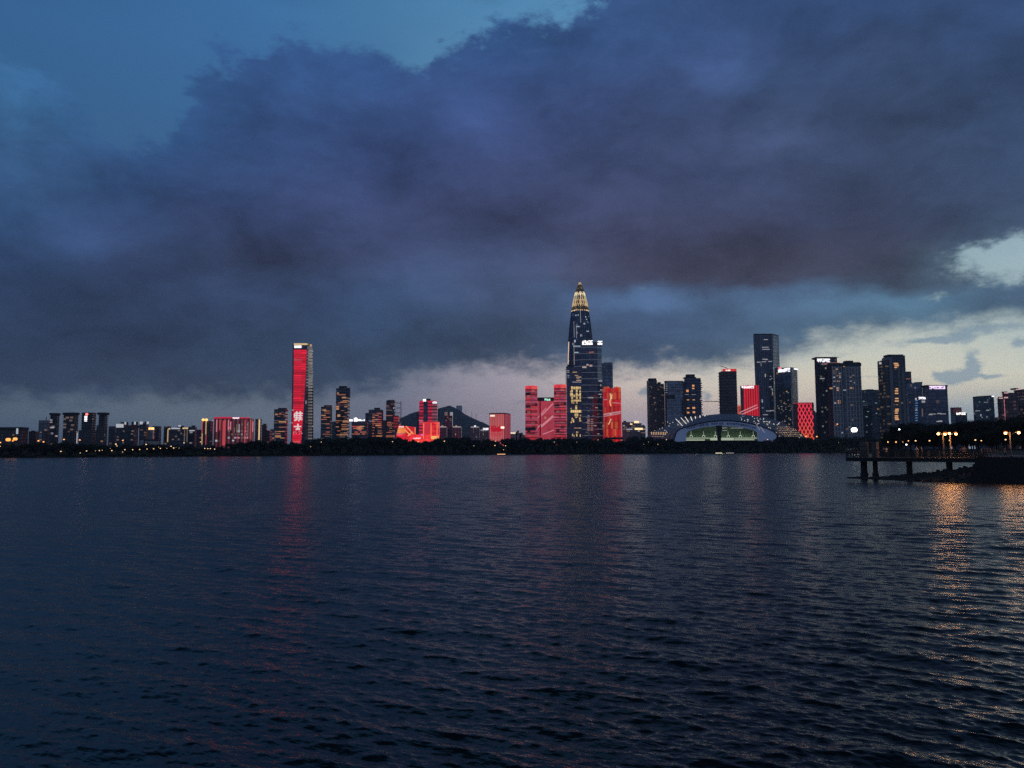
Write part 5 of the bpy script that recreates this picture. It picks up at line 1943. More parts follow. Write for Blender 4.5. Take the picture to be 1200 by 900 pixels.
t = Tower('office_tower', 'dark block with a slanting roof and a white corner lamp, alone against the pale sky', 'office tower', 1141.2, 1166, 464.5, 1650, .6)
t.body(F_DARKT)
m_ = MB()
w, d = t.w / 2, t.d / 2
z0_, z1_ = t.h, t.zat(463.2)
m_.face([(-w, -d, z0_ - .5), (w, -d, z0_ - .5), (w, -d, z1_), (-w, -d, z0_ + .6)])
m_.face([(w, d, z0_ - .5), (-w, d, z0_ - .5), (-w, d, z0_ + .6), (w, d, z1_)])
m_.face([(w, -d, z0_ - .5), (w, d, z0_ - .5), (w, d, z1_), (w, -d, z1_)])
m_.face([(-w, d, z0_ - .5), (-w, -d, z0_ - .5), (-w, -d, z0_ + .6), (-w, d, z0_ + .6)])
m_.face([(-w, -d, z0_ + .6), (w, -d, z1_), (w, d, z1_), (-w, d, z0_ + .6)])
m_.build('roof', ROOFM, t.e)
t.panel('corner_lamp', WHITES, 1162, 463.7, 1164.8, 465, out=1)
t.lit([(1146.6, 481.4, 7, 1.2), (1155.4, 471.4, 9, 1.0), (1157.4, 480.8, 6, 2), (1149.4, 486.6, 2.4, 5), (1151, 489, 2.4, 1.4), (1144, 481.6, 4, 1.2)], PALE)
t = Tower('office_block', 'low dim block at the foot of the slanting-roofed block', 'office block', 1161, 1172, 489, 1500, .7)
t.body(F_LOW)
t.roof(1163, 1166, 487.6)
REDV = led('red_brown_floors', (.34, .11, .11), (.2, .09, .09), .16, .05, .05, 6.5, .5, seed=65, rowvar=.8, base=(.10, .07, .07))
for k_, (x0, x1, yt, D, lab) in enumerate(((1170, 1181, 466.4, 1300, 'lowest red-brown stepped block of flats with white roof edge lights, by the frame edge'), (1176, 1194, 460.2, 1320, 'middle red-brown block of flats between two higher and lower steps'),
                             (1190, 1222, 456, 1350, 'highest red-brown block of flats, cut by the frame edge'))):
    t = Tower('apartment_tower', lab, 'apartment tower', x0, x1, yt, D, .8)
    t.body(facade('red_brown_flats', (0.17, 0.11, 0.11), (0.03, 0.025, 0.03), 7, 6, .25, .45, .2, warm=(.8, .3, .25), cool=(1, .7, .6), strength=.12, seed=66) if k_ == 0 else bpy.data.materials['red_brown_flats'])
    t.ledges(plain('brown_ledge', (.2, .14, .14), .8) if k_ == 0 else bpy.data.materials['brown_ledge'], 12, .8, .7)
    t.panel('crown_light', glow('pinkish_crown_light', (1, .62, .62), .6) if k_ == 0 else bpy.data.materials['pinkish_crown_light'], x0 + .4, yt - .3, min(x1, x0 + 5), yt + .8, out=1.2)
    t.roof(x0 + 2, x0 + 6, yt - 1.4)
    if k_ == 0:
        t.panel('crown_light', bpy.data.materials['pinkish_crown_light'], 1176.4, 465.2, 1180.8, 466.6, out=1.4)
        t.strip('edge_light', PINK, 1176.6, 468, 492, .7)

# --- faint far tower beside the hill top, its colour paled to imitate haze
t = Tower('skyscraper', 'very faint distant tower block half sunk behind the hill slope', 'skyscraper', 534.5, 541.5, 475.5, 7640, .25)
t.body(plain('pale_haze_tint', (.55, .62, .72), .7, .05, .01))
t.parapet()
# pylons on the slope of the hill
for x, y0, y1 in ((545.6, 481, 489), (552.6, 482.5, 492), (557.6, 485, 494)):
    p = at(x, y1, 6960)
    c = thing('pylon', 'thin radio mast on the falling ridge of the hill', 'pylon', (p.x, 7000, p.z - 14), group='masts on the hill ridge')
    hh = at(x, y0, 7000).z - p.z + 14
    m_ = MB()
    m_.tube((0, 0, 0), (0, 0, hh), 2.2, 1.1, 4)
    m_.tube((-5, 0, hh * .8), (5, 0, hh * .8), .6, .6, 4)
    m_.build('mast', STEEL, c)

# ------------------------------------------------------------------ stadium with its arched shell
OUT = [(757, 515), (759, 510.5), (764, 506.5), (775, 501.5), (790, 495.5), (806, 490.5), (822, 487.2), (838, 485.5), (851, 485), (866, 485.3), (884, 487), (900, 490), (916, 494.5), (930, 501), (940, 508), (946, 515)]
ARC = [(790, 515), (792.6, 506), (797, 502.6), (808, 499), (820, 496), (832, 493.9), (845, 492.9), (858, 493.1), (870, 494.4), (884, 497.2), (896, 500.8), (906, 505), (911, 509.5), (913, 515)]
INN = [(804, 517), (804.4, 507.5), (807, 505.2), (815, 502.6), (826, 500.4), (840, 499.4), (850, 499.3), (862, 500.1), (875, 502), (884, 504.2), (888, 506.5), (888.6, 517)]


def resample(poly, n):
    L = [0]
    for a, b in zip(poly[:-1], poly[1:]):
        L.append(L[-1] + math.hypot(b[0] - a[0], b[1] - a[1]))
    s = np.linspace(0, L[-1], n)
    return list(zip(np.interp(s, L, [p[0] for p in poly]), np.interp(s, L, [p[1] for p in poly])))


DS0, DS1 = 1330.0, 1425.0
sp = at(851, 514, 1375)
st = thing('stadium', 'low domed stadium with lit ribs, a blue arched front band and a green lit interior', 'stadium', (sp.x, 1375, GZ))


def sl_(px, py, D):
    return at(px, py, D) - Vector((sp.x, 1375, GZ))


n = 49
ro, ra_ = resample(OUT, n), resample(ARC, n)
rows = []
for k in range(8):
    f = k / 7
    row = []
    for i in range(n):
        a = sl_(ra_[i][0], ra_[i][1], DS0)
        b = sl_(ro[i][0], ro[i][1], DS1)
        p = a.lerp(b, f)
        p.z += 5.0 * math.sin(math.pi * f) * math.sin(math.pi * i / (n - 1)) * .5
        p.z = max(p.z, 0.0)
        row.append(tuple(p))
    rows.append(row)
# the shell runs down again behind the ridge
rows.append([(p[0] * .93, p[1] + 60, max(0, p[2] * .55)) for p in rows[-1]])
rows.append([(p[0] * .85, p[1] + 60, 0.0) for p in rows[-1]])
SHELL = plain('blue_grey_roof_metal', (.19, .23, .31), .45, .12, .03, .2)
mbs = MB().loft(rows, closed=False, cap=False)
shell = mbs.build('roof_shell', SHELL, st, smooth=True)
sol = shell.modifiers.new('thickness', 'SOLIDIFY')
sol.thickness = 1.2
sol.offset = -1
m_ = MB()
for (xa, ya), (xb, yb) in zip(ra_[:-1], ra_[1:]):
    m_.tube(sl_(xa, ya, DS0 - .8), sl_(xb, yb, DS0 - .8), .95, .95, 5)
m_.build('arch_rim', plain('ink_blue_rim', (.02, .03, .07), .5), st)
# blue front band, its floodlighting put into a weak glow of its own
ri, rb_ = resample(INN, 41), resample([(790.6, 517)] + ARC[1:-1] + [(906.5, 517)], 41)
rb_ = [(x, y + 1.0) for x, y in rb_]
m_ = MB()
fr = [tuple(sl_(x, y, DS0 + 1)) for x, y in rb_]
bk = [tuple(sl_(x, y, DS0 + 2)) for x, y in ri]
fr2 = [(x, y + 3, z) for x, y, z in fr]
bk2 = [(x, y + 3, z) for x, y, z in bk]
m_.loft([bk, fr], closed=False)
m_.loft([bk2, bk], closed=False)
m_.loft([fr, fr2], closed=False)
m_.build('front_band', glow('blue_lit_band', (.20, .30, .62), .2, (.22, .26, .36)), st)
# dark blue lettering that follows the band
m_ = MB()
rr_ = random.Random(5)
mid = lambda x: float(np.interp(x, [803, 815, 826, 840, 850, 862, 875, 886], [502.5, 499.6, 497.7, 496.4, 496.2, 496.8, 498.7, 501.6]))
for x0, x1, n_ in ((804, 831, 10), (833, 841.5, 3), (842.5, 848, 2), (851, 886, 13)):
    for i in range(n_):
        xa = x0 + (x1 - x0) * (i + .1) / n_
        xb = x0 + (x1 - x0) * (i + .9) / n_
        yc = mid((xa + xb) / 2)
        for k in range(4):
            if rr_.random() < .8:
                yy = yc - 1.3 + k * .75
                a, b = sl_(xa, yy, DS0 - .4 - .05 * k), sl_(xb, yy + .42, DS0 - .4 - .05 * k)
                m_.box(min(a.x, b.x), max(a.x, b.x), a.y, a.y + .3, b.z, a.z)
        for xx in (xa + .1, (xa + xb) / 2, xb - .5):
            if rr_.random() < .65:
                a, b = sl_(xx, yc - 1.35, DS0 - .75), sl_(xx + .4, yc + 1.4, DS0 - .75)
                m_.box(a.x, b.x, a.y, a.y + .25, b.z, a.z)
m_.build('lettering', plain('deep_blue_lettering', (.01, .02, .10), .5), st)
# seating bowl and concourse inside
bowl = []
for j, (yy, dd) in enumerate(((516, 1350), (512.6, 1352), (512.2, 1362), (506.5, 1382), (506, 1390), (501.5, 1396), (496.5, 1400))):
    bowl.append([tuple(sl_(x, yy, dd + 10 * abs((x - 846) / 50) ** 2)) for x in np.linspace(797, 897, 21)])
m_ = MB().loft(bowl, closed=False, cap=False)
gm, gt, gb = newmat('green_seats')
g = gt.n('ShaderNodeNewGeometry').outputs['Position']
gt.put(gb.inputs['Base Color'], gt.mix(gt.noise(g, .08, 5)[0], (.10, .17, .10), (.22, .29, .19)))
gb.inputs['Roughness'].default_value = .8
m_.build('seating', gm, st)
m_ = MB()
for x0, x1, y0, y1 in ((802.6, 832, 513.0, 513.8), (832.6, 841, 513.0, 516), (845, 860, 513.0, 516), (861, 887, 513, 513.8), (803, 826, 515, 516.3), (861, 884, 514.8, 515.8)):
    a, b = sl_(x0, y0, 1346), sl_(x1, y1, 1346)
    m_.box(a.x, b.x, a.y, a.y + 2, b.z, a.z)
m_.build('concourse_light', glow('pale_green_concourse', (.80, .92, .66), .45), st)
for x in (810, 824.6, 838.4, 853.4, 867.6, 882.8):
    m_ = MB()
    c = sl_(x, 511.6, 1345)
    for i in range(10):
        a, b = math.pi * i / 10 * 1.4 - .6, math.pi * (i + 1) / 10 * 1.4 - .6
        m_.tube((c.x + 2.2 * math.cos(a), c.y, c.z + 2.2 * math.sin(a)), (c.x + 2.2 * math.cos(b), c.y, c.z + 2.2 * math.sin(b)), .42, .42, 4)
    m_.tube((c.x, c.y, c.z + 2.3), (c.x, c.y + .5, c.z + 9), .22, .22, 4)
    m_.build('gate_arch', glow('pale_gate_light', (.85, .95, .75), .6) if x == 810 else bpy.data.materials['pale_gate_light'], st)
m_ = MB()
for x0, x1, y0, y1 in ((846.5, 852, 501.2, 501.8), (846.5, 852, 504.2, 504.7), (856, 871, 501.4, 501.9)):
    a, b = sl_(x0, y0, 1352), sl_(x1, y1, 1352)
    m_.box(a.x, b.x, a.y, a.y + 1, b.z, a.z)
m_.build('light_strip', PALE, st)


for x, yl in ((814, 500.6), (846, 497.6), (878, 500.4)):
    ld = bpy.data.lights.new('stadium_floodlight', 'POINT')
    ld.energy = 5000
    ld.color = (.85, 1, .68)
    ld.shadow_soft_size = 3
    lo = bpy.data.objects.new('stadium_floodlight', ld)
    COL.objects.link(lo)
    lo.parent = st
    lo.location = sl_(x, yl, 1352)
# lights on the shell
ROOFL = glow('white_roof_light', (1, .92, .78), 1.1)
ROOFW = glow('warm_roof_light', (1, .62, .30), .9)


def shell_D(px, py):
    yo = float(np.interp(px, [p[0] for p in OUT], [p[1] for p in OUT]))
    ya = float(np.interp(px, [p[0] for p in ARC], [p[1] for p in ARC])) if 790 <= px <= 913 else 515
    f = min(1, max(0, (ya - py) / max(.5, ya - yo)))
    return DS0 + (DS1 - DS0) * f - 4


for (x0, y0), (x1, y1) in (((792, 491), (799.7, 498.7)), ((798, 489.7), (804.4, 496.6)), ((803, 488.6), (807, 494.7)), ((809.4, 488.4), (811.6, 494)), ((814.7, 488), (815.6, 493)), ((820.3, 487), (820.3, 491.6)), ((826.3, 486.4), (824.9, 491.8)),
                           ((886, 497), (890.5, 504)), ((891, 500), (896, 507)), ((906, 497), (909.6, 503)), ((911, 496.4), (913.6, 500))):
    a, b = sl_(x0, y0, shell_D(x0, y0) - 6), sl_(x1, y1, shell_D(x1, y1) - 6)
    mat_ = ROOFL if x0 < 850 else PALE
    MB().tube(a, b, .62 if x0 < 850 else .45, .5, 4).build('rib_light', mat_, st)
dots = [(782.3, 494.6), (784, 499.2), (785, 496.5), (786.3, 500.5), (787.8, 501.8), (788.5, 495), (791.4, 501.5), (794.5, 497.7), (779, 504.3), (781, 505.3), (778, 509.3), (767.3, 499.4 + 5), (773, 502.6), (763, 507.2),
        (776, 501.6), (795.6, 493.4), (786, 503.4)]
for i in range(64):
    px = rr_.uniform(868, 940)
    yo = float(np.interp(px, [p[0] for p in OUT], [p[1] for p in OUT]))
    ya = float(np.interp(px, [p[0] for p in ARC], [p[1] for p in ARC])) if px < 912 else 514
    dots.append((px, rr_.uniform(yo + 1.0, max(yo + 1.5, ya - 1))))
dm = MB().ball((0, 0, 0), .65, 6).mesh('roof_light', ROOFL)
dw = MB().ball((0, 0, 0), .65, 6).mesh('warm_roof_light', ROOFW)
for px, py in dots:
    o = bpy.data.objects.new('roof_light', dw if px > 905 and py > 499 or px < 775 else dm)
    COL.objects.link(o)
    o.parent = st
    o.location = sl_(px, py, shell_D(px, py) - 12)
# warm lattice of lights low on both ends: one shimmering screen of dots each
m_ = MB()
for i in range(15):
    for j in range(6):
        px, py = 913 + i * 2.0 + (j % 2), 500.5 + j * 2.1
        yo = float(np.interp(px, [p[0] for p in OUT], [p[1] for p in OUT]))
        if py > yo + 1.2:
            c = sl_(px, py, 1345 + (px - 913))
            m_.ball(c, .62, 4)
for i in range(11):
    x = 763.5 + i * 2
    a, b = sl_(x, 506.2, 1372 - i), sl_(x + .3, 509.4, 1372 - i)
    m_.tube(a, b, .4, .4, 4)
    m_.ball(sl_(x + 1, 511.5, 1370), .6, 4)
m_.build('end_lattice_light', ROOFW, st)

# flared dark column on the water front before the stadium
cp = at(843.3, 530, 1165)
cl = thing('observation_column', 'dark flared column rising from the shore trees in front of the stadium', 'column', (cp.x, 1165, 1.5))
m_ = MB()
q = 1165 / F
rings = []
for py, hw in ((534, 1.1), (522, 1.1), (518, 1.4), (515.4, 2.1), (513, 2.3), (511.6, 2.0), (508, 2.4), (504, 2.9), (501, 3.3), (499.2, 3.5), (498.6, 3.2)):
    z = at(843.3, py, 1165).z - 1.5
    rings.append([(hw * q * math.cos(k * math.pi / 8), hw * q * math.sin(k * math.pi / 8), max(z, -2 + py * 1e-3)) for k in range(16)])
m_.loft(rings)
m_.build('shaft', CONC_DARK, cl)

# ------------------------------------------------------------------ trees
LEAF, lt, lb = newmat('dark_foliage')
oi = lt.n('ShaderNodeObjectInfo')
g = lt.n('ShaderNodeNewGeometry').outputs['Position']
nz_ = lt.noise(g, .45, 5)[0]
c = lt.mix(nz_, (.007, .011, .006), (.028, .038, .017))
c = lt.vm('SCALE', c, scale=lt.m('ADD', .7, lt.m('MULTIPLY', oi.outputs['Random'], .6)))
lt.put(lb.inputs['Base Color'], c)
lb.inputs['Roughness'].default_value = .75
BARK = plain('bark', (.05, .038, .028), .9, .3, 3)


def tree_meshes(seed, nleaf, leaf, flat=1.0, low=.12, spread=.62):
    """unit-height tree: tapered trunk with limbs, and a crown of leaf clumps gathered in uneven lobes"""
    rg = random.Random(seed)
    tm = MB()
    tm.tube((0, 0, -.08), (.01, .0, .34), .034, .024, 7)
    lobes = []
    nl = rg.randint(8, 12)
    for i in range(nl):
        a = 2 * math.pi * i / nl + rg.uniform(-.4, .4)
        rr = spread * rg.uniform(.25, .8) if i else 0
        z = low + .18 + (1 - low - .3) * rg.random() ** .8
        r = rg.uniform(.15, .27)
        rr *= 1.0 - .45 * max(0, z - .55)
        lobes.append((rr * math.cos(a), rr * math.sin(a), min(z, 1 - r * .8), r))
        tm.tube((.0, .0, .26 + .06 * rg.random()), (rr * math.cos(a) * .85, rr * math.sin(a) * .85, z), .015, .005, 5)
    lobes.append((rg.uniform(-.1, .1), rg.uniform(-.1, .1), .82, .19))
    cm = MB()
    # leafy masses: rough inner shells with holes
    for x, y, z, r in lobes:
        bmx = bmesh.new()
        bmesh.ops.create_icosphere(bmx, subdivisions=2, radius=r * .78)
        for v in bmx.verts:
            k = 1 + .55 * mnoise.noise(Vector((v.co.x * 9 + seed * 3.1, v.co.y * 9 + x * 7, v.co.z * 9 + z * 5)))
            v.co = Vector((v.co.x * k + x, v.co.y * k + y, v.co.z * k * .8 * flat + z))
        for f in bmx.faces:
            if rg.random() > .12:
                cm.face([tuple(v.co) for v in f.verts])
        bmx.free()
    per = nleaf // len(lobes)
    for x, y, z, r in lobes:
        for _ in range(per):
            d = Vector((rg.gauss(0, 1), rg.gauss(0, 1), rg.gauss(0, 1))).normalized()
            rad = r * rg.uniform(.6, 1.18)
            p = Vector((x, y, z)) + Vector((d.x * rad, d.y * rad, d.z * rad * .85 * flat))
            if p.z < low * .6:
                continue
            s_ = leaf * rg.uniform(.6, 1.5)
            u = Vector((rg.gauss(0, 1), rg.gauss(0, 1), rg.gauss(0, .6))).normalized()
            w = u.cross(d + Vector((rg.gauss(0, .4), rg.gauss(0, .4), rg.gauss(0, .4)))).normalized()
            cm.face([p - u * s_, p + w * s_ * .6, p + u * s_, p - w * s_ * .6])
    return tm.mesh('trunk', BARK), cm.mesh('crown', LEAF)


def tree_thing(meshes, loc, h, wid, rz, label, group):
    e = thing('tree', label, 'tree', loc, rz, group)
    e.scale = (h * wid, h * wid, h)
    for nm, me in zip(('trunk', 'crown'), meshes):
        o = bpy.data.objects.new(nm, me)
        COL.objects.link(o)
        o.parent = e
    return e


FARV = [tree_meshes(100 + i, 620, .045, 1.0, .05, .62) for i in range(7)]
NEARV = [tree_meshes(300 + i, 5200, .021, .9, .16, .72) for i in range(6)]
TOPS = [(-80, 519), (0, 518.8), (40, 518.4), (55, 519.4), (63, 517.6), (75, 517.4), (90, 518.8), (120, 521), (140, 520.3), (165, 520.5), (200, 520), (240, 522.4), (256, 522), (272, 519), (290, 516.6), (302, 515), (330, 516.6), (350, 518.4),
        (365, 515), (372, 513.6), (400, 513.4), (420, 511.2), (440, 512), (460, 511), (478, 513), (494, 517.2), (504, 515.6), (512, 513.6), (528, 512.2), (537, 510.4), (545, 510.2), (552, 513), (560, 515.6), (570, 514), (582, 515.4), (600, 512.4),
        (650, 512.6), (700, 514.4), (725, 513.4), (745, 511.4), (780, 514), (800, 517.4), (850, 518.2), (880, 517), (905, 513.4), (920, 511.4), (950, 512.2), (990, 511.2), (1012, 511), (1060, 512), (1100, 512)]


def top_at(px):
    return float(np.interp(px, [p[0] for p in TOPS], [p[1] for p in TOPS]))


rg = random.Random(42)
FAR_LABEL = 'dark rounded tree in the belt of trees along the far shore'
px = -40.0
cnt = 0
while px < 1052:
    for rowk, off in enumerate((10, 34)):
        if rowk == 1 and rg.random() < .62:
            continue
        x = px + rg.uniform(-2, 2)
        D = shoreD(x) + off + rg.uniform(-4, 6)
        topy = top_at(x) + (rg.uniform(-.7, 1.8) if rowk else rg.uniform(-.3, 3.6))
        zt = at(x, topy, D).z
        zb = 1.3 if rowk == 0 else 2.6
        p = (XA(x, D), D, zb)
        hgt = max(4.0, zt - zb)
        wid = rg.uniform(.7, 1.0) * (1.25 if hgt < 12 else .95)
        tree_thing(FARV[rg.randrange(7)], p, hgt, wid, rg.uniform(0, 6.28), FAR_LABEL, 'trees along the far shore')
        cnt += 1
    px += 4.2 + 2.2 * rg.random()
# scrub at the water's edge: too dense to count
m_ = MB()
for i in range(2600):
    x = rg.uniform(-60, 1056)
    D = shoreD(x) + rg.uniform(2.0, 40)
    hh = (at(x, top_at(x), D).z - 1.0) * rg.uniform(.18, .62)
    hh = max(2.0, hh)
    cx_, z0 = XA(x, D), .2
    r_ = rg.uniform(2.2, 4.2)
    ns_ = 7
    rings = []
    for k, (zz, rr2) in enumerate(((0, .8), (.35, 1.0), (.7, .8), (.95, .35))):
        rings.append([(cx_ + r_ * rr2 * rg.uniform(.75, 1.25) * math.cos(6.283 * j / ns_), D + r_ * rr2 * rg.uniform(.75, 1.25) * math.sin(6.283 * j / ns_), z0 + hh * zz * rg.uniform(.9, 1.1)) for j in range(ns_)])
    m_.loft(rings, cap=True)
    for _ in range(7):
        p = Vector((cx_ + rg.gauss(0, r_ * .6), D + rg.gauss(0, r_ * .5), z0 + hh * rg.uniform(.5, 1.1)))
        u = Vector((rg.gauss(0, 1), rg.gauss(0, .5), rg.gauss(0, 1))).normalized() * rg.uniform(.5, 1.1)
        w = Vector((rg.gauss(0, 1), rg.gauss(0, .5), rg.gauss(0, 1))).normalized() * rg.uniform(.3, .8)
        m_.face([p - u, p + w, p + u, p - w])
tag(m_.build('undergrowth', LEAF), kind='stuff')

# big trees on the near wooded point behind the pier
NTOP = [(1036, 511.5), (1041, 507), (1046, 503), (1052, 497.5), (1060, 494.5), (1075, 493), (1090, 496), (1100, 497.6), (1115, 493.6), (1130, 492), (1150, 489.6), (1166, 493.4), (1178, 493), (1190, 488), (1200, 486), (1230, 484)]
px = 1045.0
while px < 1232:
    for rowk in range(2):
        x = px + rg.uniform(-3, 3)
        D = (430 if x < 1150 else 400) + rowk * 32 + rg.uniform(-6, 10)
        ty = float(np.interp(x, [p[0] for p in NTOP], [p[1] for p in NTOP])) + (rg.uniform(0, 3.5) if rowk else rg.uniform(0, 6))
        zt = at(x, ty, D).z
        tree_thing(NEARV[rg.randrange(6)], (XA(x, D), D, 2.6), zt - 2.6, rg.uniform(.62, .82), rg.uniform(0, 6.28), 'big dark broad-crowned tree on the wooded point behind the pier', 'trees on the wooded point')
    px += 9.5
m_ = MB()
for i in range(500):
    x = rg.uniform(1034, 1230)
    D = float(np.interp(x, [1034, 1040, 1100, 1154, 1230], [470, 430, 408, 388, 380])) + rg.uniform(1, 40)
    cx_, hh, r_ = XA(x, D), rg.uniform(1.5, 4.5), rg.uniform(1.5, 3)
    rings = [[(cx_ + r_ * rr2 * rg.uniform(.7, 1.3) * math.cos(6.283 * j / 7), D + r_ * rr2 * rg.uniform(.7, 1.3) * math.sin(6.283 * j / 7), .6 + hh * zz) for j in range(7)] for zz, rr2 in ((0, .9), (.4, 1), (.8, .7), (1, .25))]
    m_.loft(rings)
tag(m_.build('undergrowth', LEAF), kind='stuff')

# ------------------------------------------------------------------ lamps
LW = glow('warm_lamp', (1, .62, .30), 1.7, sample=True)
LO = glow('sodium_lamp', (1, .38, .10), 2.0, sample=True)
LC = glow('cool_lamp', (.92, 1, .95), 7.0, sample=True)
lampcache = {}


def shore_lamp(px, py, D, r, mat, label, group=None, zb=2.0, name='park_lamp', cat='lamp'):
    p = at(px, py, D)
    e = thing(name, label, cat, (p.x, D, zb), 0, group)
    key = (round(r, 2), mat.name)
    if key not in lampcache:
        lampcache[key] = MB().ball((0, 0, 0), r, 8, sz=.8).mesh('globe', mat)
    o = bpy.data.objects.new('globe', lampcache[key])
    COL.objects.link(o)
    o.parent = e
    o.location = (0, 0, p.z - zb)
    MB().tube((0, 0, -1), (0, 0, p.z - zb - r * .75), .12, .07, 6).build('pole', STEEL, e)
    return e


GRP = 'small lamps along the far shore'
WL, OL = 'small warm lamp on a thin pole low on the far shore', 'small orange lamp on a pole before the old town blocks'
for px, py, k, s_ in ((71.3, 529, 'w', 1), (94, 530.8, 'w', .7), (101.5, 528.5, 'w', 1), (112, 528.4, 'w', .5), (116.5, 528, 'w', .9), (119.8, 527.5, 'w', .6), (131, 528, 'w', 1.1), (129.3, 525.6, 'w', .5), (135.8, 520.5, 'w', 1.3), (137, 522.6, 'w', .9),
                      (146.4, 527, 'w', 1), (143.7, 529.7, 'w', .7), (155.5, 527, 'w', 1), (163.7, 526.7, 'w', 1), (171.3, 520.8, 'w', 1.2), (172.3, 526.2, 'w', .9), (180, 526, 'w', 1), (188, 525.5, 'w', 1), (186, 524, 'w', .5), (195.5, 525.4, 'w', .5),
                      (200.5, 523, 'w', 1.1), (203.5, 525, 'w', 1.2), (206.3, 524.4, 'w', .7), (209.8, 525, 'w', .6), (215.6, 519, 'w', 1.1), (235, 517.8, 'w', .9), (240, 525.5, 'w', 1), (243.5, 525.7, 'w', 1), (246.5, 525.7, 'w', 1), (251.5, 526.3, 'w', 1.1),
                      (376.5, 518, 'w', .9), (364, 523.3, 'w', .9), (403.2, 518, 'w', 1.1), (460, 517.5, 'w', 1), (460.6, 520.4, 'w', .5), (490, 517.6, 'w', 1), (520.8, 517, 'w', 1.1), (555.3, 522.5, 'w', .6), (566.5, 522.6, 'w', 1.1), (580.7, 517, 'w', .9),
                      (580, 522, 'w', 1.1), (592.5, 522.3, 'w', 1), (590, 527, 'w', .7), (612.3, 519.5, 'w', .6), (649.5, 518, 'w', .7), (676, 518, 'w', .4), (701, 515.3, 'w', .6), (732, 518.3, 'w', .7), (771, 520.7, 'w', .6), (781, 515.2, 'w', .9),
                      (899.5, 515, 'w', .9), (760, 518, 'w', .4), (983, 518.6, 'w', .4), (754.5, 520.6, 'w', .5), (0.5, 523, 'w', .6)):
    D = shoreD(px) + 1.5
    shore_lamp(px, py, D, .56 * s_ * D / 900 if D > 900 else .52 * s_, LW, WL, GRP, .6)
for px, py, s_ in ((0.2, 518.6, 1.1), (45, 516.6, 1.2), (51, 517.8, 1.1), (75, 515, 1.1), (93.5, 515.6, 1.1), (144, 516.2, 1.0)):
    shore_lamp(px, py, shoreD(px) + 6, .62 * s_, LO, OL, 'orange lamps before the old town', 2.0)
shore_lamp(9.6, 515.2, 660, 2.0, ORNG, 'big glaring orange floodlight before the dusky block, the one nearer the frame edge', None, 2, 'floodlight', 'floodlight')
shore_lamp(17.8, 514.4, 662, 1.8, bpy.data.materials['orange_floodlight'], 'big glaring orange floodlight below the white upright sign', None, 2, 'floodlight', 'floodlight')
shore_lamp(15, 516.6, 664, .7, bpy.data.materials['orange_floodlight'], 'smaller orange floodlight between the two glaring ones', None, 2, 'floodlight', 'floodlight')
shore_lamp(1001, 503.8, 1180, 4.8, glow('white_floodlight', (.93, 1, .93), 5.0, sample=True), 'glaring white floodlight on a mast before the white-framed flats', None, 2, 'floodlight', 'floodlight')
shore_lamp(981.2, 497, 1320, 1.2, LO, 'orange street lamp on a tall pole before the white-framed flats', None, 3, 'street_lamp', 'lamp')
shore_lamp(944.6, 511.3, 1270, 1.5, LO, 'bright orange lamp at the foot of the red diamond lattice block', None, 3, 'street_lamp', 'lamp')
shore_lamp(957.2, 511.6, 1270, 1.3, LO, 'orange lamp just past the foot of the red diamond lattice block', None, 3, 'street_lamp', 'lamp')
shore_lamp(1053.8, 503.2, 396, .42, LC, 'cool white lamp glinting through the first tree of the wooded point', None, 2.6)
for px, py, k, s_ in ((1040.5, 518, 'o', 1), (1050, 518, 'o', 1.05), (1058, 518, 'o', .5), (1064.5, 516.6, 'o', .8), (1073, 516.5, 'o', 1.1), (1089.3, 516.5, 'o', 1.05), (1112.6, 516, 'o', .7), (1143, 515.6, 'o', 1.15), (1150, 516.4, 'o', .9), (1178.4, 515.2, 'o', 1.1)):
    shore_lamp(px, py, 384 if px > 1100 else 395, .36 * s_, LW if px in (1143, 1178.4) else glow('amber_park_lamp', (1, .48, .18), 2.4, sample=True) if 'amber_park_lamp' not in bpy.data.materials else bpy.data.materials['amber_park_lamp'],
               'small amber park lamp under the trees of the wooded point', 'park lamps on the wooded point', 2.0)
shore_lamp(1062.2, 521, 392, .36, LC, 'pale low lamp below the row of amber park lamps', None, 1.5)
# added glowing blocks imitating lamp glints on the water at the far shore
for px, hw, mat_, lab in ((587.3, 5.2, glow('amber_glint', (1, .5, .2), 1.6, sample=True), 'low block with an amber light imitating a water glint, below the rose red box'), (842, 4.2, glow('cream_glint', (1, .85, .55), 1.5, sample=True), 'low block with a cream light imitating a water glint, under the flared column'),
                          (855, 5.0, glow('pale_glint', (.9, .9, .8), .5, sample=True), 'low block with a pale light imitating a water glint, beside the flared column')):
    D = shoreD(px) - 5
    e = thing('glint_block', lab, 'water glint', (XA(px, D), D, 0))
    w = hw * D / F
    MB().box(-w, w, 0, 6, -1, .9).build('deck', CONC_DARK, e)
    MB().box(-w * .9, w * .9, -.35, -.05, .25, .85).build('light_strip', mat_, e)

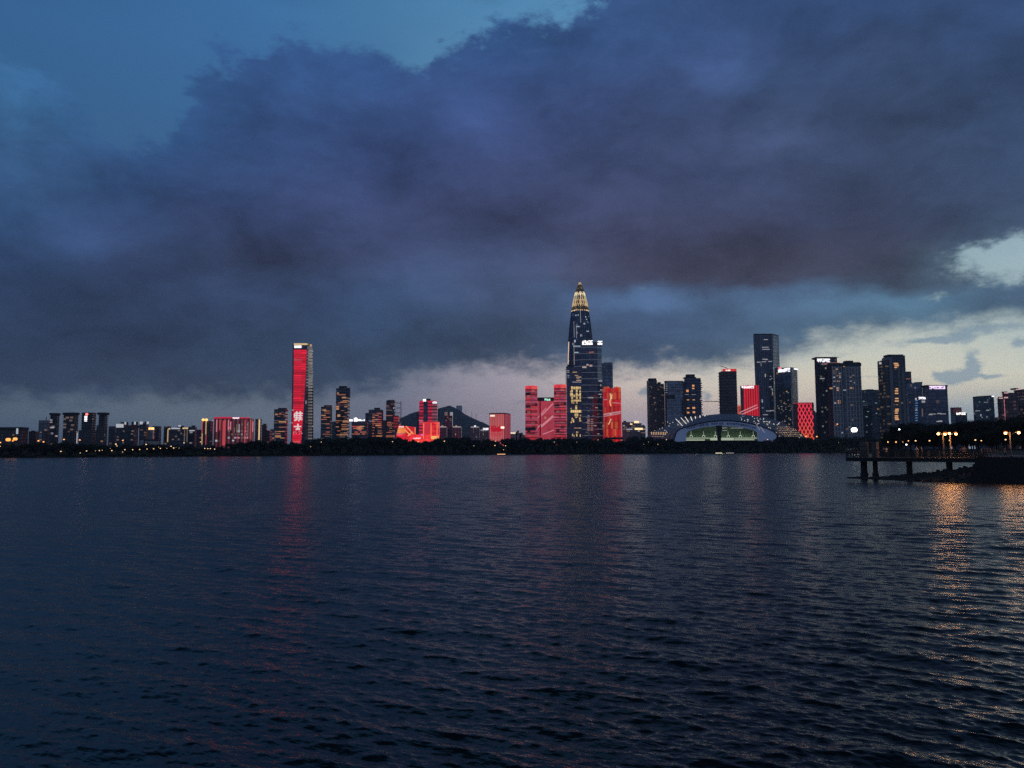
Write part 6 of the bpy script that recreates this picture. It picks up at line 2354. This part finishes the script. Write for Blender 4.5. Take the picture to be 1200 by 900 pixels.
# ------------------------------------------------------------------ promenade, sea wall, rock bank and pier
A0 = Vector((67.0, 110.0, 0))
WD = Vector((.75, -.66, 0)).normalized()
WN = Vector((WD.y, -WD.x, 0))            # towards the water in front of the wall
B0 = A0 + WD * 60
poly = [(A0.x, A0.y), (B0.x, B0.y), (260, 70), (300, 380), (235, 384)]
m_ = MB().prism(poly, -2, 3.25)
PAVE = plain('promenade_paving', (.16, .15, .15), .85, .2, .8)
tag(m_.build('promenade', PAVE), kind='structure')
WETC = plain('wet_dark_concrete', (.028, .028, .030), .8, .4, .8)
sw = thing('seawall', 'stepped dark concrete sea wall where the pier meets the promenade', 'wall', (A0.x, A0.y, 0), math.atan2(WD.y, WD.x))
for k, (off, zt) in enumerate(((.0, 3.55), (.8, 2.55), (1.6, 1.75), (2.4, .95))):
    m_ = MB().box(-1.2 - .12 * k, 60, -off - .8, -off - .02, -2, zt)
    m_.build('step', WETC, sw)
P0 = Vector((XA(990, 127), 127, 0))
PDv = (A0 - P0)
PL = PDv.length
PD = PDv.normalized()
pa = math.atan2(PD.y, PD.x)


def s_at(px, t=0.0):
    """distance along the pier under a pixel column, t metres behind its front edge"""
    d = ray(px, 535)
    k = d.x / d.y
    N = Vector((-PD.y, PD.x, 0))
    o = P0 + N * t
    return (k * o.y - o.x) / (PD.x - k * PD.y)


ZD = 3.38
pier = thing('pier', 'dark concrete pier on stout piles reaching out from the sea wall over the rocks', 'pier', (P0.x, P0.y, 0), pa)
PWID = 4.2
m_ = MB()
m_.box(0, PL, 0, PWID, ZD - .22, ZD)
m_.box(.02, PL - .02, .12, PWID - .12, ZD - .62, ZD - .23)
m_.build('deck', CONC_DARK, pier)
for px, w0, w1 in ((1012, .92, 1.0), (1025.2, .70, .82), (1065, .80, .84), (1112, .80, .84), (1147.4, .7, .7)):
    s_ = s_at(px, 1.6)
    m_ = MB()
    c8 = lambda w: [(s_ + w / 2 * math.cos(math.pi * (2 * k + 1) / 8) * 1.06, 1.6 + w / 2 * math.sin(math.pi * (2 * k + 1) / 8) * 1.06) for k in range(8)]
    m_.prism(c8(w0), .9, ZD - .62)
    m_.prism(c8(w1 * 1.12), -2.5, .9)
    m_.build('pile', CONC_DARK, pier)


def railing(parent, s0, s1, t, name='railing', z=ZD, rot=False):
    m_ = MB()
    n_ = max(2, int(abs(s1 - s0) / 1.6))
    pt = (lambda s, dz: (s, t, z + dz)) if not rot else (lambda s, dz: (t, s, z + dz))
    for i in range(n_ + 1):
        s_ = s0 + (s1 - s0) * i / n_
        m_.tube(pt(s_, -.05), pt(s_, 1.12), .055, .05, 6)
    for dz, r_ in ((1.12, .05), (.86, .022), (.62, .022), (.38, .022), (.15, .022)):
        m_.tube(pt(s0, dz), pt(s1, dz), r_, r_, 6)
    return m_.build(name, STEEL, parent)


railing(pier, .1, PL, .12)
railing(pier, .1, PL, PWID - .12)
railing(pier, .12, PWID - .12, .12, rot=True)
fence = thing('railing', 'dark post-and-rail railing along the promenade edge above the sea wall', 'railing', (A0.x, A0.y, 0), math.atan2(WD.y, WD.x))
railing(fence, -.2, 58, .3, 'rail', 3.5)
# two square pillars on the pier
for px0, px1, lab in ((1007.8, 1016, 'wider square block pillar standing on the pier, nearer the pier head'), (1021.6, 1028.4, 'narrower square block pillar standing on the pier, nearer the lamps')):
    s0, s1 = s_at(px0, 1.2), s_at(px1, 1.2)
    wv = (s1 - s0) * .82
    e = thing('pillar', lab, 'pillar', P0 + PD * ((s0 + s1) / 2) + Vector((-PD.y, PD.x, 0)) * 1.5 + Vector((0, 0, ZD)), pa)
    zz = 0
    for k, hh in enumerate((1.05, .62, .62)):
        MB().box(-wv / 2, wv / 2, -wv / 2, wv / 2, zz, zz + hh).build('block', plain('taupe_stone', (.17, .15, .15), .85, .25, 2.0) if 'taupe_stone' not in bpy.data.materials else bpy.data.materials['taupe_stone'], e)
        zz += hh
        if k < 2:
            MB().box(-wv / 2 + .06, wv / 2 - .06, -wv / 2 + .06, wv / 2 - .06, zz, zz + .08).build('joint', CONC_DARK, e)
            zz += .08
    MB().tube((wv * .36, 0, zz), (wv * .36, 0, zz + .75), .035, .03, 6).build('pole', STEEL, e)

# rock bank under the pier
def bank_h(s):
    px = [990, 997, 1003, 1030, 1062, 1100, 1130, 1150]
    py = [564, 561.5, 560.4, 558.6, 556, 551.8, 547.8, 545.6]
    return px, py


m_ = MB()
ns, nt = 90, 22
SL = PL + 1.0
grid = []
for i in range(ns + 1):
    s_ = 1.2 + (SL - 1.2) * i / ns
    base = P0 + PD * s_
    pxs = 600 + F * base.x / base.y
    ty = float(np.interp(pxs, *bank_h(0)))
    row = []
    for j in range(nt + 1):
        t_ = -2.6 + 7.2 * j / nt
        q = base + Vector((-PD.y, PD.x, 0)) * t_
        ztop = max(.05, H - (ty - 526.9) * q.y / F)
        prof = math.sin(math.pi * (t_ + 2.6) / 7.2) ** .7 if 0 < j < nt else 0
        nzv = mnoise.fractal(Vector((s_ * .9, t_ * .9, 1)), .9, 2.0, 4)
        row.append((q.x, q.y, -.7 + (ztop + .7) * prof * (1 + .16 * nzv)))
    grid.append(row)
for i in range(ns):
    for j in range(nt):
        m_.face([grid[i][j], grid[i + 1][j], grid[i + 1][j + 1], grid[i][j + 1]])
ROCK = plain('wet_rock', (.045, .042, .04), .6, .5, 1.6)
tag(m_.build('bank', ROCK), kind='structure')
m_ = MB()
for k in range(420):
    i = rg.randrange(ns)
    j = rg.randrange(2, nt - 2)
    c = Vector(grid[i][j])
    if c.z < -.35:
        continue
    r_ = rg.uniform(.12, .34)
    rings = []
    n6 = 6
    for kk in range(1, 4):
        th = -math.pi / 2 + math.pi * kk / 4
        rings.append([(c.x + r_ * rg.uniform(.75, 1.3) * math.cos(th) * math.cos(6.283 * q / n6), c.y + r_ * rg.uniform(.75, 1.3) * math.cos(th) * math.sin(6.283 * q / n6), c.z + r_ * .8 * math.sin(th) * rg.uniform(.8, 1.2)) for q in range(n6)])
    m_.loft(rings)
for s_, t_ in ((.2, .6), (.5, 1.2), (.8, .2), (1.1, .9)):
    c = P0 + PD * s_ + Vector((-PD.y, PD.x, 0)) * t_
    r_ = rg.uniform(.28, .5)
    rings = [[(c.x + r_ * rg.uniform(.8, 1.3) * math.cos(th) * math.cos(6.283 * q / 7), c.y + r_ * rg.uniform(.8, 1.3) * math.cos(th) * math.sin(6.283 * q / 7), .02 + r_ * .7 * math.sin(th)) for q in range(7)] for th in (-.9, 0, .8)]
    m_.loft(rings)
tag(m_.build('rubble', ROCK), kind='stuff')

# twin-arm lanterns on the promenade
LAMPN = glow('lantern_glass', (1, .42, .13), 200.0, sample=True)
HALO = glow('lantern_bowl', (1, .45, .12), 5.0, sample=True)


AMBCAP = plain('amber_halo_tint', (.35, .15, .04), .5, .1, 4)  # amber cap colour stands in for the orange halo round each lantern


def lantern_post(px, D, arms, label):
    pb = at(px, 535, D)
    zb_ = ZD if px < 1150 else 3.25
    e = thing('street_lamp', label, 'street lamp', (pb.x, D, zb_), 0, 'twin-arm lanterns over the water')
    zt = at(px, 507.6, D).z - zb_
    MB().tube((0, 0, 0), (0, 0, zt + .15), .10, .06, 8).build('post', plain('lamp_post_paint', (.22, .20, .19), .5) if 'lamp_post_paint' not in bpy.data.materials else bpy.data.materials['lamp_post_paint'], e)
    MB().tube((0, 0, 0), (0, 0, .5), .17, .13, 8).build('base', STEEL, e)
    for ax, ay in arms:
        p = at(ax, ay, D)
        dx_, dz_ = p.x - pb.x, p.z - zb_
        m_ = MB()
        m_.tube((0, 0, zt - .35), (dx_ * .6, 0, zt + .1), .035, .03, 6)
        m_.tube((dx_ * .6, 0, zt + .1), (dx_, 0, dz_ + .42), .03, .03, 6)
        m_.build('arm', STEEL, e)
        b_ = MB().ball((dx_, 0, dz_), .18, 12).build('lantern', LAMPN, e)
        MB().tube((dx_, 0, dz_ + .14), (dx_, 0, dz_ + .40), .32, .07, 12).build('lamp_cap', AMBCAP, e)


lantern_post(1106.4, 117, ((1099.5, 508.4), (1112.6, 508.2)), 'twin-arm lantern post on the pier, the one nearer the block pillars')
lantern_post(1114.6, 118.5, ((1107.4, 508.8), (1120.2, 508.6)), 'twin-arm lantern post just behind and beside the first lantern post')
lantern_post(1185, 110.5, ((1178.3, 507.6), (1193.8, 507.2)), 'twin-arm lantern post standing alone further along the promenade')

# ------------------------------------------------------------------ people
SKINM = plain('skin', (.42, .27, .19), .6, .05, 5)
HAIR = plain('black_hair', (.015, .012, .012), .5, .1, 5)
cloth = {}


def clothm(nm, c_):
    if nm not in cloth:
        cloth[nm] = plain(nm, c_, .85, .15, 12)
    return cloth[nm]


def skinned(name, verts, edges, radii, mat, parent, root=0):
    me = bpy.data.meshes.new(name)
    bmx = bmesh.new()
    ly = bmx.verts.layers.skin.verify()
    vs_ = [bmx.verts.new(v) for v in verts]
    for a, b in edges:
        bmx.edges.new((vs_[a], vs_[b]))
    for i, (v, r_) in enumerate(zip(vs_, radii)):
        v[ly].radius = r_ if isinstance(r_, tuple) else (r_, r_)
        v[ly].use_root = i == root
    bmx.to_mesh(me)
    bmx.free()
    me.materials.append(mat)
    o = bpy.data.objects.new(name, me)
    COL.objects.link(o)
    o.parent = parent
    o.modifiers.new('skin', 'SKIN')
    sb = o.modifiers.new('smooth', 'SUBSURF')
    sb.levels = 1
    sb.render_levels = 2
    return o


POSES = {
    'stand': dict(el=(.23, .03, 1.13), wr=(.21, -.10, .90), ha=(.205, -.15, .84), lean=0, step=.0),
    'rail': dict(el=(.24, -.10, 1.16), wr=(.16, -.34, 1.12), ha=(.14, -.41, 1.13), lean=-.10, step=.04),
    'phone': dict(el=(.22, -.08, 1.16), wr=(.08, -.27, 1.30), ha=(.05, -.30, 1.36), lean=0, step=.02),
    'walk': dict(el=(.22, .10, 1.14), wr=(.20, .02, .93), ha=(.20, -.02, .87), lean=-.03, step=.16),
}


def person(label, px, t, rz, pose, shirt, trousers, h=1.7, group=None, land=None):
    if land is None:
        s_ = s_at(px, t)
        loc = P0 + PD * s_ + Vector((-PD.y, PD.x, 0)) * t + Vector((0, 0, ZD))
    else:
        loc = Vector((XA(px, land), land, 3.25))
    e = thing('person', label, 'person', loc, rz, group)
    e.scale = (h / 1.72,) * 3
    p = POSES[pose]
    L = p['lean']
    V, E, Q = [], [], []

    def add_(v, r_, par=None):
        V.append(v)
        Q.append(r_)
        if par is not None:
            E.append((par, len(V) - 1))
        return len(V) - 1
    pel = add_((0, 0, .95), (.135, .10))
    bel = add_((0, L * .3, 1.12), (.125, .095), pel)
    che = add_((0, L * .7, 1.31), (.145, .105), bel)
    nek = add_((0, L, 1.47), .055, che)
    hd1 = add_((0, L - .015, 1.56), (.082, .092), nek)
    add_((0, L - .01, 1.67), (.075, .085), hd1)
    for sg in (-1, 1):
        sh = add_((sg * .165, L * .8, 1.41), .058, che)
        el = add_((sg * p['el'][0], L * .8 + p['el'][1], p['el'][2]), .043, sh)
        wr = add_((sg * p['wr'][0], L + p['wr'][1], p['wr'][2]), .031, el)
        ha = add_((sg * p['ha'][0], L + p['ha'][1], p['ha'][2]), (.036, .022), wr)
        add_((sg * (p['ha'][0] - .01), L + p['ha'][1] - .06, p['ha'][2] - .02), (.026, .014), ha)
        hp = add_((sg * .092, 0, .88), .088, pel)
        kn = add_((sg * .10, -.02 - sg * p['step'] * .6, .49), .058, hp)
        an = add_((sg * .10, .03 - sg * p['step'], .085), .042, kn)
        add_((sg * .11, -.13 - sg * p['step'], .045), (.045, .035), an)
    skinned('body', V, E, Q, SKINM, e)
    # shirt
    V, E, Q = [], [], []
    a0 = add_((0, 0, .90), (.150, .115))
    a1 = add_((0, L * .3, 1.12), (.142, .110), a0)
    a2 = add_((0, L * .7, 1.31), (.160, .120), a1)
    add_((0, L * .95, 1.44), .075, a2)
    for sg in (-1, 1):
        sh = add_((sg * .168, L * .8, 1.41), .070, a2)
        add_((sg * (.165 + (p['el'][0] - .165) * .7), L * .8 + p['el'][1] * .7, 1.41 + (p['el'][2] - 1.41) * .7), .060, sh)
    skinned('shirt', V, E, Q, shirt, e)
    V, E, Q = [], [], []
    a0 = add_((0, 0, .96), (.146, .112))
    for sg in (-1, 1):
        hp = add_((sg * .094, 0, .86), .102, a0)
        kn = add_((sg * .10, -.02 - sg * p['step'] * .6, .49), .074, hp)
        add_((sg * .10, .03 - sg * p['step'], .13), .060, kn)
    skinned('trousers', V, E, Q, trousers, e)
    m_ = MB().ball((0, L + .012, 1.665), .099, 10, sz=1.0)
    m_.build('hair', HAIR, e, smooth=True)
    m_ = MB()
    for sg in (-1, 1):
        m_.ball((sg * .032, L - .098, 1.60), .011, 6)
    m_.build('eyes', HAIR, e)
    m_ = MB().ball((0, L - .108, 1.57), .016, 6, sz=1.4)
    m_.build('nose', SKINM, e)
    return e


CW, CG, CP, CN, CB, CT = clothm('white_cotton', (.62, .62, .62)), clothm('grey_cotton', (.25, .26, .28)), clothm('rose_cotton', (.52, .24, .22)), clothm('navy_cotton', (.03, .035, .06)), clothm('black_cotton', (.02, .02, .022)), clothm('tan_cotton', (.36, .28, .22))
fc = pa
HEADG = 'people gathered at the pier head'
person('person in a pale top at the very head of the pier, facing the water', 993.4, .8, fc + .2, 'rail', CG, CN, 1.70, HEADG)
person('person in a white top at the pier head, both hands raised before the face', 997.2, 1.6, fc - .5, 'phone', CW, CN, 1.68, HEADG)
person('person in a light top between the pier head and the wider pillar', 1000.6, 1.0, fc + 2.6, 'stand', CG, CB, 1.72, HEADG)
person('shorter person in dark clothes just before the wider pillar', 1004.6, 2.4, fc + .4, 'stand', CN, CB, 1.58, HEADG)
person('person in a light top leaning on the rail past the narrower pillar', 1036.4, .75, fc, 'rail', CG, CN, 1.66)
person('person in a pale top walking beside the one leaning past the narrower pillar', 1038.8, 1.6, fc + 1.2, 'walk', CW, CB, 1.70)
person('person in a bright white top standing alone midway along the pier', 1074.2, 1.2, fc + .3, 'stand', CW, CT, 1.74)
person('person in a grey top behind the one in bright white', 1080.6, 3.0, fc - .9, 'walk', CG, CB, 1.66)
person('person in a rose top past the lantern posts, at the rail', 1127.6, 1.0, fc + .2, 'rail', CP, CN, 1.64)
person('person in a tan top close behind the one in rose', 1131.0, 1.9, fc - .4, 'stand', CT, CB, 1.68)
for px, t_, ps, sh, lab in ((1149.8, 132, 'stand', CW, 'person in a white top, first of the row on the promenade'), (1153.4, 134, 'walk', CP, 'person in a rose top in the promenade row, beside the first in white'), (1156.8, 131, 'phone', CT, 'person in a tan top in the middle of the promenade row, hands raised'),
                           (1160.2, 133, 'stand', CW, 'person in a white top closing the promenade row'), (1177.2, 128, 'walk', CP, 'person in a rose top walking near the lone lantern post')):
    person(lab, px, 0, .3 + t_ * .1, ps, sh, CN if sh is CW else CB, 1.62 + (px % 3) * .04, 'people on the promenade', land=t_)
